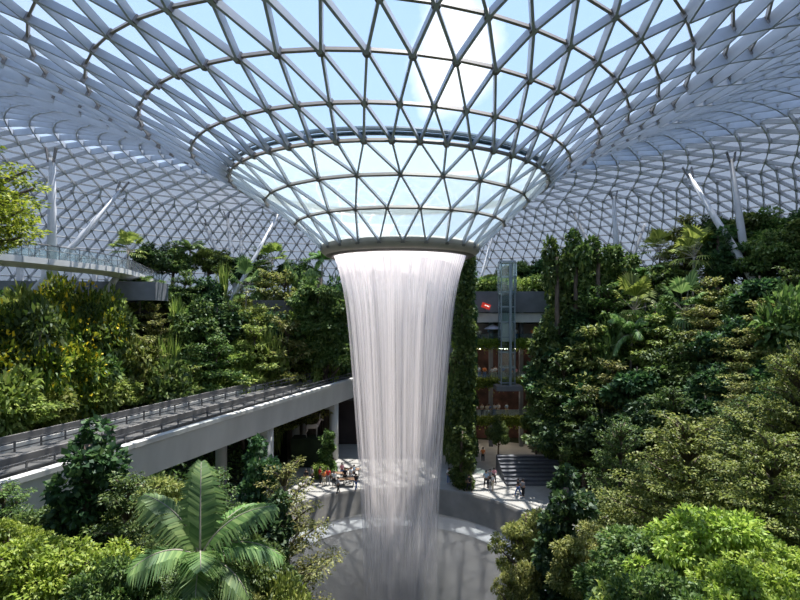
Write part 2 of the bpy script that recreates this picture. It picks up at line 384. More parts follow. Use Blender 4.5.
# ------------------------------------------------------------------ bowl, plaza
b = MB(); b.lathe([(12.3, 0.0), (12.1, -0.25), (12.1, -2.6), (11.9, -2.75)], 128)
tag(b.build('wall_bowl', M['bowlwall'], None, True), 'grey round drop wall below the plaza edge round the pool', 'wall', kind='structure')
def pool_mat():
    m, nt, out = new_mat('wet_bowl')
    tc = nt.nodes.new('ShaderNodeTexCoord'); n = nt.nodes.new('ShaderNodeTexNoise'); n.inputs['Scale'].default_value = 2.2; n.inputs['Detail'].default_value = 5
    L(nt, tc.outputs['Object'], n.inputs['Vector'])
    p = nt.nodes.new('ShaderNodeBsdfPrincipled'); r = nt.nodes.new('ShaderNodeValToRGB')
    r.color_ramp.elements[0].color = (0.045, 0.045, 0.045, 1); r.color_ramp.elements[1].color = (0.08, 0.08, 0.08, 1)
    L(nt, n.outputs[0], r.inputs[0]); L(nt, r.outputs[0], p.inputs['Base Color'])
    p.inputs['Roughness'].default_value = 0.22; p.inputs['IOR'].default_value = 1.33; p.inputs['Specular IOR Level'].default_value = 0.8
    bp = nt.nodes.new('ShaderNodeBump'); bp.inputs['Strength'].default_value = 0.25; L(nt, n.outputs[0], bp.inputs['Height']); L(nt, bp.outputs[0], p.inputs['Normal'])
    L(nt, p.outputs[0], out.inputs[0]); return m
b = MB(); b.lathe([(10.6, -2.93), (9, -3.3), (7, -3.9), (5, -4.6), (0.05, -5.0)], 128)
pool = b.build('pool_bowl', pool_mat(), None, True)
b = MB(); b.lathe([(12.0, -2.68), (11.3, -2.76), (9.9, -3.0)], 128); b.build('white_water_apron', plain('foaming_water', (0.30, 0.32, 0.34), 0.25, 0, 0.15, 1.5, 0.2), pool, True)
tag(pool, 'shallow grey bowl of churning water that catches the waterfall', 'pool')
b = MB(); b.lathe([(12.3, 0.0), (14, 0.0), (18, 0.0), (24, 0.0), (34, 0.0), (34, -0.3)], 128)
tag(b.build('floor', M['plaza'], None), 'pale stone plaza floor round the sunken bowl', 'floor', kind='structure')

# ------------------------------------------------------------------ hillside terrain
Pb = np.array([(0, 0), (20, 0), (24, 2), (28, 5.5), (32, 9), (36, 12.5), (40, 16), (44, 19), (50, 20.3), (74, 20.3), (300, 20)])
Pc = np.array([(0, 0), (14.5, 0), (17, 1.2), (22, 3.5), (30, 6.5), (38, 8), (50, 9), (56, 14), (62, 18.5), (74, 20.3), (300, 20)])
def sm(a, b_, x):
    t = min(1, max(0, (x - a) / (b_ - a))); return t * t * (3 - 2 * t)
def ground(x, y):
    r = math.hypot(x, y); ph = math.degrees(math.atan2(x, y)); ap = abs(ph)
    re = r + (3.5 * sm(30, 60, ph) * (1 - sm(50, 60, r)) if ph > 0 else 0)
    back = float(np.interp(re, Pb[:, 0], Pb[:, 1])); cam = float(np.interp(r, Pc[:, 0], Pc[:, 1]))
    w = sm(100, 128, ap); z = back * (1 - w) + cam * w
    # flat plaza reaching the galleries behind the water
    if -19 < x < 23 and y > 0:
        fx = 1 - sm(17 if x > 0 else 13, 23 if x > 0 else 19, abs(x))
        zz = 0 if y < 36 else 19.3
        z = z * (1 - fx) + min(z, zz) * fx if y < 36 else z * (1 - fx) + zz * fx
    return z - 0.06
b = MB(); nph = 200
radii = [12.6, 14.5, 16] + list(np.arange(17.5, 60, 1.25)) + [64, 70, 76, 90, 130, 300]
vs = [(r * math.sin(2 * PI * k / nph), r * math.cos(2 * PI * k / nph), ground(r * math.sin(2 * PI * k / nph), r * math.cos(2 * PI * k / nph))) for r in radii for k in range(nph)]
fs = [(i * nph + k, (i + 1) * nph + k, (i + 1) * nph + (k + 1) % nph, i * nph + (k + 1) % nph) for i in range(len(radii) - 1) for k in range(nph)]
b.add(vs, fs)
hill = b.build('planted_hillside', M['soil'], None, True); tag(hill, 'dark planted earth slope under the indoor forest round the plaza', 'hillside', kind='structure')

# ------------------------------------------------------------------ plants
def unit(v): return v / (np.linalg.norm(v, axis=-1, keepdims=True) + 1e-9)
def leaves(rng, C, out, size, aspect=0.5, flat=0.0, droop=0.2, sizevar=0.35):
    """C (n,3) leaf bases, out (n,3) outward directions"""
    n = len(C)
    d = unit(out + rng.normal(0, 0.55, (n, 3)) - np.array([0, 0, droop]))
    if flat > 0: d[:, 2] *= (1 - flat); d = unit(d)
    nrm = unit(rng.normal(0, 0.45 * (1 - flat * 0.7), (n, 3)) + np.array([0, 0, 1.0]) + out * 0.35 * (1 - flat))
    s = unit(np.cross(d, nrm)); nrm = np.cross(s, d)
    Ln = size * (1 + rng.uniform(-sizevar, sizevar, (n, 1))); W = Ln * aspect
    mid = C + d * Ln * 0.48
    return np.stack([C, mid + s * W / 2 + nrm * W * 0.12, C + d * Ln - nrm * Ln * 0.15, mid - s * W / 2 + nrm * W * 0.12], axis=1)

def cluster_leaves(rng, cl, n, size, aspect, flat=0, droop=0.2, fill=0.55):
    size *= 0.92; n = int(n * 1.25)
    cl = np.array(cl, float)   # cx cy cz rx ry rz
    w = (cl[:, 3] * cl[:, 4] + cl[:, 3] * cl[:, 5] + cl[:, 4] * cl[:, 5]); w /= w.sum()
    idx = rng.choice(len(cl), n, p=w); c = cl[idx]
    v = unit(rng.normal(0, 1, (n, 3))); rad = rng.uniform(fill ** 3, 1, (n, 1)) ** (1 / 3)
    pos = c[:, :3] + v * rad * c[:, 3:6]
    return leaves(rng, pos, v, size, aspect, flat, droop)

def plant_part(root, name, V, mat, extra=None):
    return link(name, quads_mesh(name, V, mat, extra), root)

protos = {}
def branchwork(b, rng, H, cl, rt, zb=0.35):
    lean = rng.uniform(-0.06, 0.06, 2) * H
    top = np.array([lean[0], lean[1], H * 0.86])
    pts = [np.array([0, 0, -0.4]), np.array([lean[0] * .2, lean[1] * .2, H * 0.25]), np.array([lean[0] * .7, lean[1] * .7, H * 0.55]), top]
    b.tube(pts, [rt * 1.25, rt, rt * 0.7, rt * 0.25], 7)
    for c in cl:
        z0 = max(H * zb, min(c[2] - 0.12 * H, H * 0.8)); t = z0 / (H * .86)
        s = np.array([lean[0] * t, lean[1] * t, z0]); e = np.array(c[:3])
        mid = (s + e) / 2 + np.array([0, 0, -0.06 * np.linalg.norm(e - s)])
        b.tube([s, mid, e], [rt * 0.42, rt * 0.26, rt * 0.1], 5)

def round_tree(seed, H, R, n, size, col, aspect=0.55, ncl=26, low=0.35, flat=0, trunk='bark', droop=.2, rzk=0.3, kr=(.16, .38)):
    rng = np.random.default_rng(seed); root = empty('tree'); cl = []
    for i in range(ncl):
        v = unit(rng.normal(0, 1, 3)); v[2] = abs(v[2]) * 1.1 - 0.25
        rad = rng.uniform(0.45, 0.95); cz = H * (1 + low) / 2; hz_ = H * (1 - low) / 2
        k = R * rng.uniform(*kr)
        cl.append((v[0] * rad * R * rng.uniform(.7, 1.12), v[1] * rad * R * rng.uniform(.7, 1.12), cz + v[2] * rad * (hz_ * .95), k * rng.uniform(.9, 1.3), k * rng.uniform(.9, 1.3), k * rng.uniform(0.35, 0.6) * (rzk / 0.3)))
    b = MB(); branchwork(b, rng, H, cl[::2], 0.035 * H ** 0.9)
    b.build('trunk', M[trunk], root, True)
    plant_part(root, 'foliage', cluster_leaves(rng, cl, n, size, aspect, flat, droop), LM[col]); return root

def layered_tree(seed, H, R, n, size, col, tiers=7, low=0.3, aspect=0.5, trunk='bark', nb=5):
    rng = np.random.default_rng(seed); root = empty('tree'); cl = []; b = MB(); lean = rng.uniform(-0.05, 0.05, 2) * H
    b.tube([(0, 0, -0.4), (lean[0] * .3, lean[1] * .3, H * .4), (lean[0], lean[1], H * .97)], [0.028 * H, 0.02 * H, 0.004 * H], 7)
    for t in range(tiers):
        f = t / (tiers - 1); z = H * (low + (0.97 - low) * f); rt = R * (1 - 0.75 * f ** 1.6) * (0.75 + 0.25 * min(1, f * 4))
        a0 = rng.uniform(0, 6.28)
        for k in range(nb):
            a = a0 + 2 * PI * k / nb + rng.uniform(-.35, .35); Lr = rt * rng.uniform(0.75, 1.1)
            s = np.array([lean[0] * f, lean[1] * f, z - 0.08 * H]); e = np.array([lean[0] * f + Lr * math.cos(a), lean[1] * f + Lr * math.sin(a), z + rng.uniform(-.03, .05) * H])
            m_ = (s + e) / 2 + np.array([0, 0, 0.02 * H]); b.tube([s, m_, e], [0.010 * H, 0.006 * H, 0.002 * H], 4)
            for q in (0.35, 0.62, 0.88):
                p = s + (e - s) * q; k2 = Lr * 0.26 + 0.15
                cl.append((p[0] + rng.normal(0, .1) * Lr, p[1] + rng.normal(0, .1) * Lr, p[2] + 0.02 * H, k2, k2, 0.16 * k2 + 0.03))
    b.build('trunk', M[trunk], root, True)
    plant_part(root, 'foliage', cluster_leaves(rng, cl, n, size, aspect, 0.55, 0.05, 0.1), LM[col]); return root

def column_plant(seed, H, R, n, size, col, aspect=0.7, trunk='bark', taper=0.4):
    rng = np.random.default_rng(seed); root = empty('climbing_plant'); cl = []
    k = max(5, int(H / R * 4))
    for i in range(k):
        f = (i + 0.5) / k; rr_ = R * (1 - taper * f) * rng.uniform(0.4, 0.85); a = rng.uniform(0, 6.28)
        cl.append((math.cos(a) * R * .5, math.sin(a) * R * .5, H * f, rr_, rr_, rr_ * 0.9))
    b = MB(); b.tube([(0, 0, -0.4), (0.03 * H * .3, 0, H * .5), (0, 0, H * .95)], [R * .22, R * .18, R * .1], 7); b.build('stem', M[trunk], root, True)
    plant_part(root, 'foliage', cluster_leaves(rng, cl, n, size, aspect, 0, 0.15, .5), LM[col]); return root

def shrub(seed, H, R, n, size, col, aspect=0.5, flowers=None):
    rng = np.random.default_rng(seed); root = empty('shrub'); cl = []
    for i in range(11):
        a = rng.uniform(0, 6.28); q = rng.uniform(0, 0.7) * R; k = R * rng.uniform(.3, .5)
        cl.append((math.cos(a) * q, math.sin(a) * q, H * rng.uniform(.25, .85), k, k, k * .6))
    b = MB()
    for c in cl[::2]: b.tube([(0, 0, -0.3), (c[0] * .5, c[1] * .5, c[2] * .5), c[:3]], [0.04 * H, 0.03 * H, 0.012 * H], 5)
    b.build('stem', M['bark'], root, True)
    V = cluster_leaves(rng, cl, n, size, aspect, 0, 0.1); ex = None
    plant_part(root, 'foliage', V, LM[col])
    if flowers:
        c2 = [(c[0], c[1], c[2] + c[5] * .3, c[3], c[4], c[5]) for c in cl]
        plant_part(root, 'blossom', cluster_leaves(rng, c2, int(n * .05), size * .6, 0.9, 0.3, 0, .95), M['flower'])
    return root

def frond(rng, length, lift, curl, nl, llen, wid, az, twist=0.0, gap=1.0):
    """feather frond from the origin: arched rachis plus two rows of leaflets"""
    pts = []; p = np.array([0, 0, 0.0]); el = lift; n = 14
    for i in range(n + 1):
        pts.append(p.copy()); p = p + (length / n) * np.array([math.cos(el) * math.cos(az), math.cos(el) * math.sin(az), math.sin(el)]); el -= curl / n
    pts = np.array(pts); side0 = np.array([-math.sin(az), math.cos(az), 0]); Q = []
    for i in range(nl):
        f = 0.12 + 0.88 * i / (nl - 1); k = f * n; j = min(int(k), n - 1); c = pts[j] + (pts[j + 1] - pts[j]) * (k - j)
        d = unit(pts[j + 1] - pts[j]); ll = llen * (math.sin(PI * min(1, f * .82 + .15)) ** 0.6) * rng.uniform(.9, 1.08)
        for sg in (-1, 1):
            s = side0 * sg * math.cos(twist) + np.array([0, 0, 1]) * sg * math.sin(twist)
            dirv = unit(s * 0.85 + d * 0.62 + rng.normal(0, .04, 3)); w = wid * length / nl * gap
            a = c; m = c + dirv * ll * .55 - np.array([0, 0, .09 * ll]); e = c + dirv * ll - np.array([0, 0, rng.uniform(.38, .55) * ll])
            Q.append([a - d * w * .35, m - d * w * .5, m + d * w * .5, a + d * w * .35]); Q.append([m - d * w * .5, e - d * w * .06, e + d * w * .06, m + d * w * .5])
    return pts, np.array(Q)

def feather_palm(seed, H, nf, length, nl, llen, col, big=False, trunk='pale_bark', lifts=None, wid=1.5):
    rng = np.random.default_rng(seed); root = empty('palm'); b = MB()
    b.tube([(0, 0, -0.4), (0.03 * H, 0.01 * H, H * .5), (0, 0, H)], [0.11 + H * .012, 0.09 + H * .008, 0.08 + H * .006], 8); b.build('trunk', M[trunk], root, True)
    allQ = []; bm_ = MB()
    for i in range(nf):
        if lifts: az, lift, curl, lk = lifts[i]
        else: az = i * 2.4 + rng.uniform(-.2, .2); lift = rng.uniform(0.2, 1.25); curl = rng.uniform(1.0, 1.7); lk = rng.uniform(.85, 1.1)
        pts, Q = frond(rng, length * lk, lift, curl, nl, llen, wid, az, rng.uniform(-.3, .3))
        if big:
            fr = link('frond', quads_mesh('frond', Q, LM[col]), root); fr.location = (0, 0, H)
            bb = MB(); bb.tube(pts, list(np.linspace(0.035, 0.008, len(pts))), 5); bb.build('frond_rib', M['pale_bark'], fr, True)
        else:
            allQ.append(Q + np.array([0, 0, H])); bm_.tube(pts + np.array([0, 0, H]), list(np.linspace(0.05, 0.012, len(pts))), 4)
    if not big:
        plant_part(root, 'fronds', np.concatenate(allQ), LM[col]); bm_.build('frond_ribs', M['pale_bark'], root)
    return root

def fan_palm(seed, H, nf, R, col, trunk='pale_bark'):
    rng = np.random.default_rng(seed); root = empty('palm'); b = MB()
    b.tube([(0, 0, -0.4), (0.02 * H, 0, H * .5), (0, 0, H)], [0.15, 0.12, 0.12], 7); b.build('trunk', M[trunk], root, True); Q = []; st = MB()
    for i in range(nf):
        az = i * 2.4; el = rng.uniform(-0.3, 1.2); d = np.array([math.cos(el) * math.cos(az), math.cos(el) * math.sin(az), math.sin(el)])
        c = np.array([0, 0, H]) + d * R * .5; st.tube([(0, 0, H), c], [0.03, 0.02], 4)
        side = unit(np.cross(d, [0, 0, 1.0])); nb = 13
        for k in range(nb):
            a = (k - (nb - 1) / 2) * 0.2; bd = unit(d * math.cos(a) + side * math.sin(a)); s2 = unit(np.cross(bd, np.cross(side, d)))
            m = c + bd * R * .38; e = c + bd * R * .66 - np.array([0, 0, .14 * R]); w = R * .085
            Q.append([c, m - s2 * w / 2, e, m + s2 * w / 2])
    plant_part(root, 'fan_leaves', np.array(Q), LM[col]); st.build('leaf_stalks', M['pale_bark'], root); return root

def rosette(seed, H, R, n, col):
    """spiky rosette plant: long strap leaves from short stems"""
    rng = np.random.default_rng(seed); root = empty('shrub'); Q = []; b = MB()
    for h in range(3):
        c = np.array([rng.uniform(-.4, .4) * R, rng.uniform(-.4, .4) * R, H * rng.uniform(.5, 1)]); b.tube([(c[0] * .5, c[1] * .5, -0.3), c], [0.06, 0.05], 6)
        for i in range(n):
            az = rng.uniform(0, 6.28); el = rng.uniform(-.1, 1.35); d = np.array([math.cos(el) * math.cos(az), math.cos(el) * math.sin(az), math.sin(el)]); s = unit(np.cross(d, [0, 0, 1.0]))
            m = c + d * R * .5; e = c + d * R * .85 - np.array([0, 0, R * .25 * math.cos(el)]); w = R * .09
            Q.append([c - s * w * .4, m - s * w / 2, m + s * w / 2, c + s * w * .4]); Q.append([m - s * w / 2, e, e, m + s * w / 2])
    Q = np.array(Q); Q[1::2, 2] += 1e-3
    b.build('stem', M['pale_bark'], root, True); plant_part(root, 'strap_leaves', Q, LM[col]); return root

PROTO = {}   # key -> (builder, look, category, object name)
def reg(key, fn, look, cat, nm): PROTO[key] = dict(fn=fn, look=look, cat=cat, nm=nm, src=None)
# far plants (for depths of 45 m and more)
for i in range(3):
    reg('bushy%d' % i, lambda i=i: round_tree(100 + i, 9, 3.3, 6500, 0.42, ['mid', 'dark', 'mid'][i], low=.1, ncl=50, kr=(.13, .30)), ['mid green bushy tree', 'dark green bushy tree', 'leafy green spreading tree'][i], 'tree', 'broadleaf_tree')
for i in range(3):
    reg('layer%d' % i, lambda i=i: layered_tree(200 + i, 9, 3.6, 6500, 0.33, ['olive', 'mid', 'light'][i]), ['olive layered tree', 'green layered tree', 'pale green layered tree'][i], 'tree', 'layered_tree')
reg('dense', lambda: round_tree(300, 8, 2.6, 5500, 0.5, 'dark', 0.7, low=.15), 'dense dark glossy tree', 'tree', 'broadleaf_tree')
reg('bright', lambda: round_tree(301, 7, 2.6, 5500, 0.36, 'light', 0.5, low=.2, ncl=44, kr=(.13, .28)), 'bright green leafy tree', 'tree', 'broadleaf_tree')
reg('col0', lambda: column_plant(400, 8, 1.25, 3800, 0.4, 'dark'), 'dark climber on a slim column', 'climbing plant', 'climbing_plant')
reg('col1', lambda: column_plant(401, 6.5, 1.1, 3200, 0.34, 'mid'), 'green climber on a slim column', 'climbing plant', 'climbing_plant')
reg('tallcol', lambda: column_plant(410, 23, 1.45, 13000, 0.42, 'dark', taper=.15), 'tall climber column', 'climbing plant', 'climbing_plant')
reg('tallcol2', lambda: column_plant(411, 20, 1.3, 11000, 0.38, 'mid', taper=.15), 'tall climber column', 'climbing plant', 'climbing_plant')
reg('spire', lambda: column_plant(412, 13, 1.9, 8000, 0.42, 'mid', taper=.45), 'tall leafy spire', 'tree', 'broadleaf_tree')
reg('walltree', lambda: round_tree(413, 23, 2.6, 15000, 0.45, 'mid', .6, 90, .08, kr=(.22, .42)), 'tall bushy tree', 'tree', 'broadleaf_tree')
reg('fpalm', lambda: feather_palm(500, 5.5, 13, 2.9, 22, 0.75, 'palm'), 'feather palm', 'palm', 'feather_palm')
reg('fan', lambda: fan_palm(501, 5.0, 16, 2.6, 'light'), 'tall fan palm', 'palm', 'fan_palm')
reg('fan2', lambda: fan_palm(502, 3.4, 15, 2.4, 'palm'), 'low fan palm', 'palm', 'fan_palm')
reg('rose', lambda: rosette(600, 1.8, 2.0, 34, 'light'), 'spiky rosette plant', 'plant', 'rosette_plant')
reg('shrubl', lambda: shrub(700, 2.6, 2.3, 2600, 0.34, 'light'), 'light green shrub', 'shrub', 'shrub')
reg('shrubd', lambda: shrub(701, 2.8, 2.4, 2600, 0.38, 'mid'), 'deep green shrub', 'shrub', 'shrub')
reg('shruby', lambda: shrub(702, 2.4, 2.4, 2600, 0.30, 'yellow', flowers=True), 'yellow flowering shrub', 'shrub', 'flowering_shrub')
# near plants
reg('n_layer0', lambda: layered_tree(800, 9.5, 3.9, 26000, 0.17, 'light', 9, .35, nb=7), 'large pale green tree with flat layered branches', 'tree', 'layered_tree')
reg('n_layer1', lambda: layered_tree(801, 8, 2.4, 9000, 0.15, 'olive', 8, .2, nb=5), 'slender olive sapling with airy tiered branches', 'tree', 'layered_tree')
reg('n_layer2', lambda: layered_tree(802, 9, 3.2, 17000, 0.17, 'mid', 8, .25, nb=6), 'green tree with airy tiered branches', 'tree', 'layered_tree')
reg('n_lime', lambda: round_tree(803, 7, 2.7, 20000, 0.17, 'lime', 0.5, 80, .25, kr=(.10, .22)), 'lime green small-leaved tree', 'tree', 'broadleaf_tree')
reg('n_mid', lambda: round_tree(804, 7, 2.6, 16000, 0.19, 'mid', 0.5, 70, .2, kr=(.10, .24)), 'green small-leaved tree', 'tree', 'broadleaf_tree')
reg('n_dark', lambda: column_plant(805, 7.5, 1.15, 7500, 0.24, 'dark', 0.75), 'dark glossy climber on a post', 'climbing plant', 'climbing_plant')
reg('n_shrub', lambda: shrub(806, 3, 2.4, 9000, 0.17, 'light'), 'light green feathery shrub', 'shrub', 'shrub')
reg('n_olive', lambda: round_tree(807, 7, 2.4, 14000, 0.17, 'olive', 0.45, 70, .15, kr=(.10, .22)), 'yellowish green fine-leaved tree', 'tree', 'broadleaf_tree')
reg('n_tall', lambda: layered_tree(808, 17, 3.0, 8000, 0.2, 'yellow_lime', 5, .83, nb=5), 'tall lime green tree', 'tree', 'broadleaf_tree')

plants = []
def plant(key, x, y, s=1.0, rz=None, zone=None, label=None, z=None, sz=None):
    p = PROTO[key]
    if p['src'] is None:
        p['src'] = p['fn'](); o = p['src']; o.name = p['nm']
    else: o = copy_tree(p['src'])
    gz = ground(x, y) if z is None else z
    o.location = (x, y, gz); o.scale = (s, s, s if sz is None else sz)
    o.rotation_euler = (0, 0, random.uniform(0, 6.28) if rz is None else rz)
    o['category'] = p['cat']
    if label: o['label'] = label
    plants.append(dict(o=o, key=key, zone=zone, label=label, x=x, y=y)); return o
def plant_px(key, u, vtop, d, H, zone=None, label=None, rz=None, s=None, dz=0):
    """stand a plant on the slope in the direction of u at depth d, tall enough to reach vtop"""
    p = at(u, vtop, d); gz = ground(p[0], p[1]) + dz
    k = max(0.35, (p[2] - gz) / H)
    w = k if s is None else s
    return plant(key, p[0], p[1], w, rz, zone, label, gz, k)

random.seed(7)
HT = dict(bushy0=9, bushy1=9, bushy2=9, layer0=9, layer1=9, layer2=9, dense=8, bright=7, col0=8, col1=6.5, fpalm=6.6, fan=6.3, fan2=4.8, rose=3.0, shrubl=2.6, shrubd=2.8, shruby=2.4,
          n_layer0=9.5, n_layer1=8, n_layer2=9, n_lime=7, n_mid=7, n_dark=7.5, n_shrub=3, n_olive=7, n_tall=17, tallcol=23, tallcol2=20, spire=13, walltree=23)
# ---- left hillside beyond the track: rows going up the slope
def row(keys, us, vt, ds, zone, jit=4, wmax=1.5, dz=0):
    for i, u in enumerate(us):
        k = keys[i % len(keys)]; f = i / max(1, len(us) - 1)
        v = np.interp(u, [a for a, _ in vt], [b_ for _, b_ in vt]) + random.uniform(-jit, jit)
        d = np.interp(u, [a for a, _ in ds], [b_ for _, b_ in ds]) + random.uniform(-1, 1)
        p = at(u, v, d); g = ground(p[0], p[1]); kk = max(0.45, (p[2] - g) / HT[k])
        plant(k, p[0], p[1], min(max(kk, 0.75), .95 if k in ('fan', 'fan2', 'fpalm', 'rose') else wmax), None, zone, None, g, kk)
row(['fan', 'bushy1', 'bushy0', 'fpalm', 'bright', 'bushy2', 'dense', 'layer1'], [128, 152, 172, 190, 207, 224, 240, 258, 272, 288, 304, 322], [(120, 240), (200, 243), (260, 252), (325, 256)], [(120, 72), (200, 80), (330, 84)], 'on the skyline of the left hillside', 4)
row(['layer0', 'fpalm', 'bushy0', 'layer1', 'bushy1', 'rose', 'fan2', 'layer0'], [118, 140, 162, 184, 206, 226, 246, 266, 284, 300, 316], [(118, 280), (200, 268), (330, 272)], [(118, 62), (200, 70), (330, 76)], 'in the upper row of the left hillside', 6)
row(['bright', 'bushy1', 'layer0', 'rose', 'bushy0', 'dense', 'layer1'], [112, 132, 152, 174, 196, 216, 236, 256, 276, 294], [(110, 315), (200, 300), (300, 296)], [(110, 58), (200, 64), (300, 70)], 'in the middle row of the left hillside', 7)
row(['layer2', 'shrubl', 'layer0', 'rose', 'bushy0', 'layer1', 'bright'], [105, 126, 148, 170, 192, 214, 236, 256, 274, 290], [(105, 345), (200, 335), (300, 325)], [(105, 54), (200, 59), (300, 66)], 'in the lower row of the left hillside', 7)
row(['shrubl', 'bright', 'layer0', 'shrubd', 'layer2'], [100, 122, 146, 170, 194, 218, 242, 264], [(100, 378), (200, 370), (270, 362)], [(100, 51), (200, 56), (270, 63)], 'just behind the monorail track', 5)
# flowering terraces at the far left
row(['bright', 'shrubl', 'bright', 'shruby'], [4, 22, 40, 58, 76, 94, 110], [(0, 285), (110, 290)], [(0, 46), (110, 58)], 'on the top flowering terrace at left', 6)
row(['shruby', 'shrubd', 'shruby', 'bright'], [2, 20, 38, 56, 74, 92, 108], [(0, 315), (110, 318)], [(0, 43), (110, 55)], 'on the second flowering terrace at left', 6)
row(['shruby', 'shruby', 'shrubd'], [0, 18, 36, 54, 72, 90, 106], [(0, 345), (110, 346)], [(0, 41), (110, 53)], 'on the third flowering terrace at left', 6)
row(['shrubl', 'bright', 'layer2'], [0, 16, 34, 52, 70, 88], [(0, 375), (110, 375)], [(0, 40), (110, 52)], 'on the lowest terrace left of the track', 6)
# ---- right hillside
row(['bushy1', 'dense', 'bushy2', 'bushy0', 'bushy1', 'layer1', 'fan', 'layer0'], [535, 552, 572, 590, 612, 636, 660, 684, 706, 728, 750, 772, 794], [(530, 262), (560, 243), (600, 240), (640, 252), (680, 222), (720, 205), (800, 200)], [(530, 82), (600, 72), (700, 66), (800, 60)], 'on the skyline of the right hillside', 5)
row(['col0', 'bushy1', 'bushy0', 'col1', 'fpalm', 'bushy2', 'fan'], [562, 580, 602, 622, 646, 670, 694, 718, 744, 768, 790], [(555, 262), (650, 262), (700, 240), (800, 225)], [(555, 66), (650, 62), (800, 52)], 'in the top row of the right hillside', 7)
row(['bushy0', 'dense', 'layer1', 'fan', 'bushy2', 'fan2', 'layer0'], [570, 590, 612, 634, 658, 684, 710, 736, 762, 788], [(560, 295), (650, 290), (720, 275), (800, 262)], [(560, 62), (650, 56), (800, 47)], 'in the upper row of the right hillside', 8)
row(['bushy1', 'layer0', 'shrubd', 'fpalm', 'layer2', 'bushy0', 'layer0'], [572, 590, 610, 632, 656, 680, 708, 736, 762, 790], [(550, 335), (650, 325), (800, 300)], [(552, 60), (650, 52), (800, 42)], 'in the middle row of the right hillside', 8)
row(['layer1', 'bushy1', 'layer0', 'dense', 'bushy0'], [568, 592, 616, 640, 662, 686, 714, 742, 772, 798], [(545, 372), (650, 358), (800, 340)], [(545, 58), (650, 49), (800, 38)], 'in the lower row of the right hillside', 8)
row(['bushy1', 'layer1', 'dense', 'layer0'], [562, 584, 604, 626, 650, 678, 708, 740, 772], [(538, 405), (650, 392), (800, 380)], [(538, 57), (650, 46), (800, 34)], 'at the foot of the right hillside', 7)

# ---- vine pillars and plaza trees beside the water
plant_px('tallcol2', 463, 250, 60, 20, label='tall climber column just right of the waterfall, beneath the ring', s=.95)
plant_px('tallcol', 470, 262, 66, 23, label='dark climber column between the waterfall and the glass lift', s=.55)
plant_px('col1', 462, 428, 54, 6.5, label='leafy green climber standing on the plaza, right of the falling water', s=0.95)
plant_px('col1', 326, 432, 58, 6.5, label='slim green tree on the plaza between deer and waterfall', s=0.85)
plant_px('shrubl', 318, 462, 57, 2.6, label='low green shrub on the plaza under the slim tree', s=0.6)
plant_px('bushy1', 336, 262, 76, 9, label='dark bushy tree at the left edge of the waterfall, highest there', s=1.1)
plant_px('bushy0', 322, 285, 72, 9, label='bushy tree hanging over the grey wall left of the waterfall', s=1.2)
plant_px('bright', 300, 300, 68, 7, label='pale leaved tree above the track portal', s=1.3)
plant_px('bushy0', 545, 335, 64, 9, label='bushy plaza tree at the right end of the galleries', s=0.75)
plant_px('bushy0', 536, 392, 63, 9, label='lower bushy tree right of the lowest gallery', s=0.5)
plant_px('bushy0', 498, 412, 62, 9, label='small bushy tree beneath the lowest gallery, above the stairs', s=0.4)
plant_px('shrubd', 456, 380, 62, 2.8, label='green shrub overhanging at the right edge of the waterfall', s=1.0)

plant_px('walltree', 312, 248, 67, 23, label='tall dark bushy tree before the grey wall, second left of the waterfall', s=1.1)
plant_px('walltree', 330, 256, 65.5, 23, label='tall bushy tree before the grey wall, touching the waterfall edge', s=1.0)
plant_px('bright', 322, 305, 66, 7, label='pale leaved tree low before the grey wall, beside the waterfall', s=.9)
for u_, v_, w_ in ((557, 246, 'leftmost'), (576, 238, 'second from left'), (598, 242, 'third from left'), (624, 250, 'rightmost')):
    plant_px('spire', u_, v_, 61, 13, label='tall dark leafy spire rising on the right hillside, %s' % w_, s=1.0)
# ---- foreground, right of the pool
plant_px('n_layer0', 682, 418, 22, 9.5, label='large pale green layered tree in the right foreground', s=1.0)
plant_px('n_layer0', 765, 432, 19, 9.5, label='pale layered tree at the right edge, beside the largest one', s=.75)
plant_px('n_lime', 715, 480, 15, 7, label='bright lime green tree in the right foreground, nearest the camera', s=.95)
plant_px('n_lime', 790, 520, 12, 7, label='lime green tree cut off by the bottom right corner', s=.75)
plant_px('n_dark', 566, 478, 21, 7.5, label='dark glossy climber column right of the pool', s=1.0)
plant_px('n_olive', 532, 490, 24, 7, label='yellowish tree overhanging the right side of the pool', s=.85)
plant_px('n_olive', 598, 505, 19, 7, label='yellowish fine-leaved tree right of the dark climber', s=.8)
plant_px('n_mid', 640, 512, 16, 7, label='green small-leaved tree below the large layered tree', s=.9)
plant_px('n_shrub', 600, 560, 14, 3, label='feathery green shrub at the bottom right of the pool', s=.8)
plant_px('n_olive', 520, 545, 21, 7, label='small yellowish tree at the bottom, right of the pool', s=.5)
plant_px('n_layer2', 620, 418, 31, 9, label='green tiered tree behind the largest layered tree, left side', s=.9)
plant_px('n_layer2', 742, 398, 29, 9, label='green tiered tree behind the largest layered tree, right side', s=1.1)
plant_px('n_layer0', 792, 345, 27, 9.5, label='tall pale layered tree at the right edge of the view', s=.9)
plant_px('n_mid', 668, 545, 12, 7, label='green tree at the bottom edge beneath the large layered tree', s=.6)
plant_px('n_lime', 752, 555, 11, 7, label='lime green tree at the bottom edge, second from the right', s=.65)
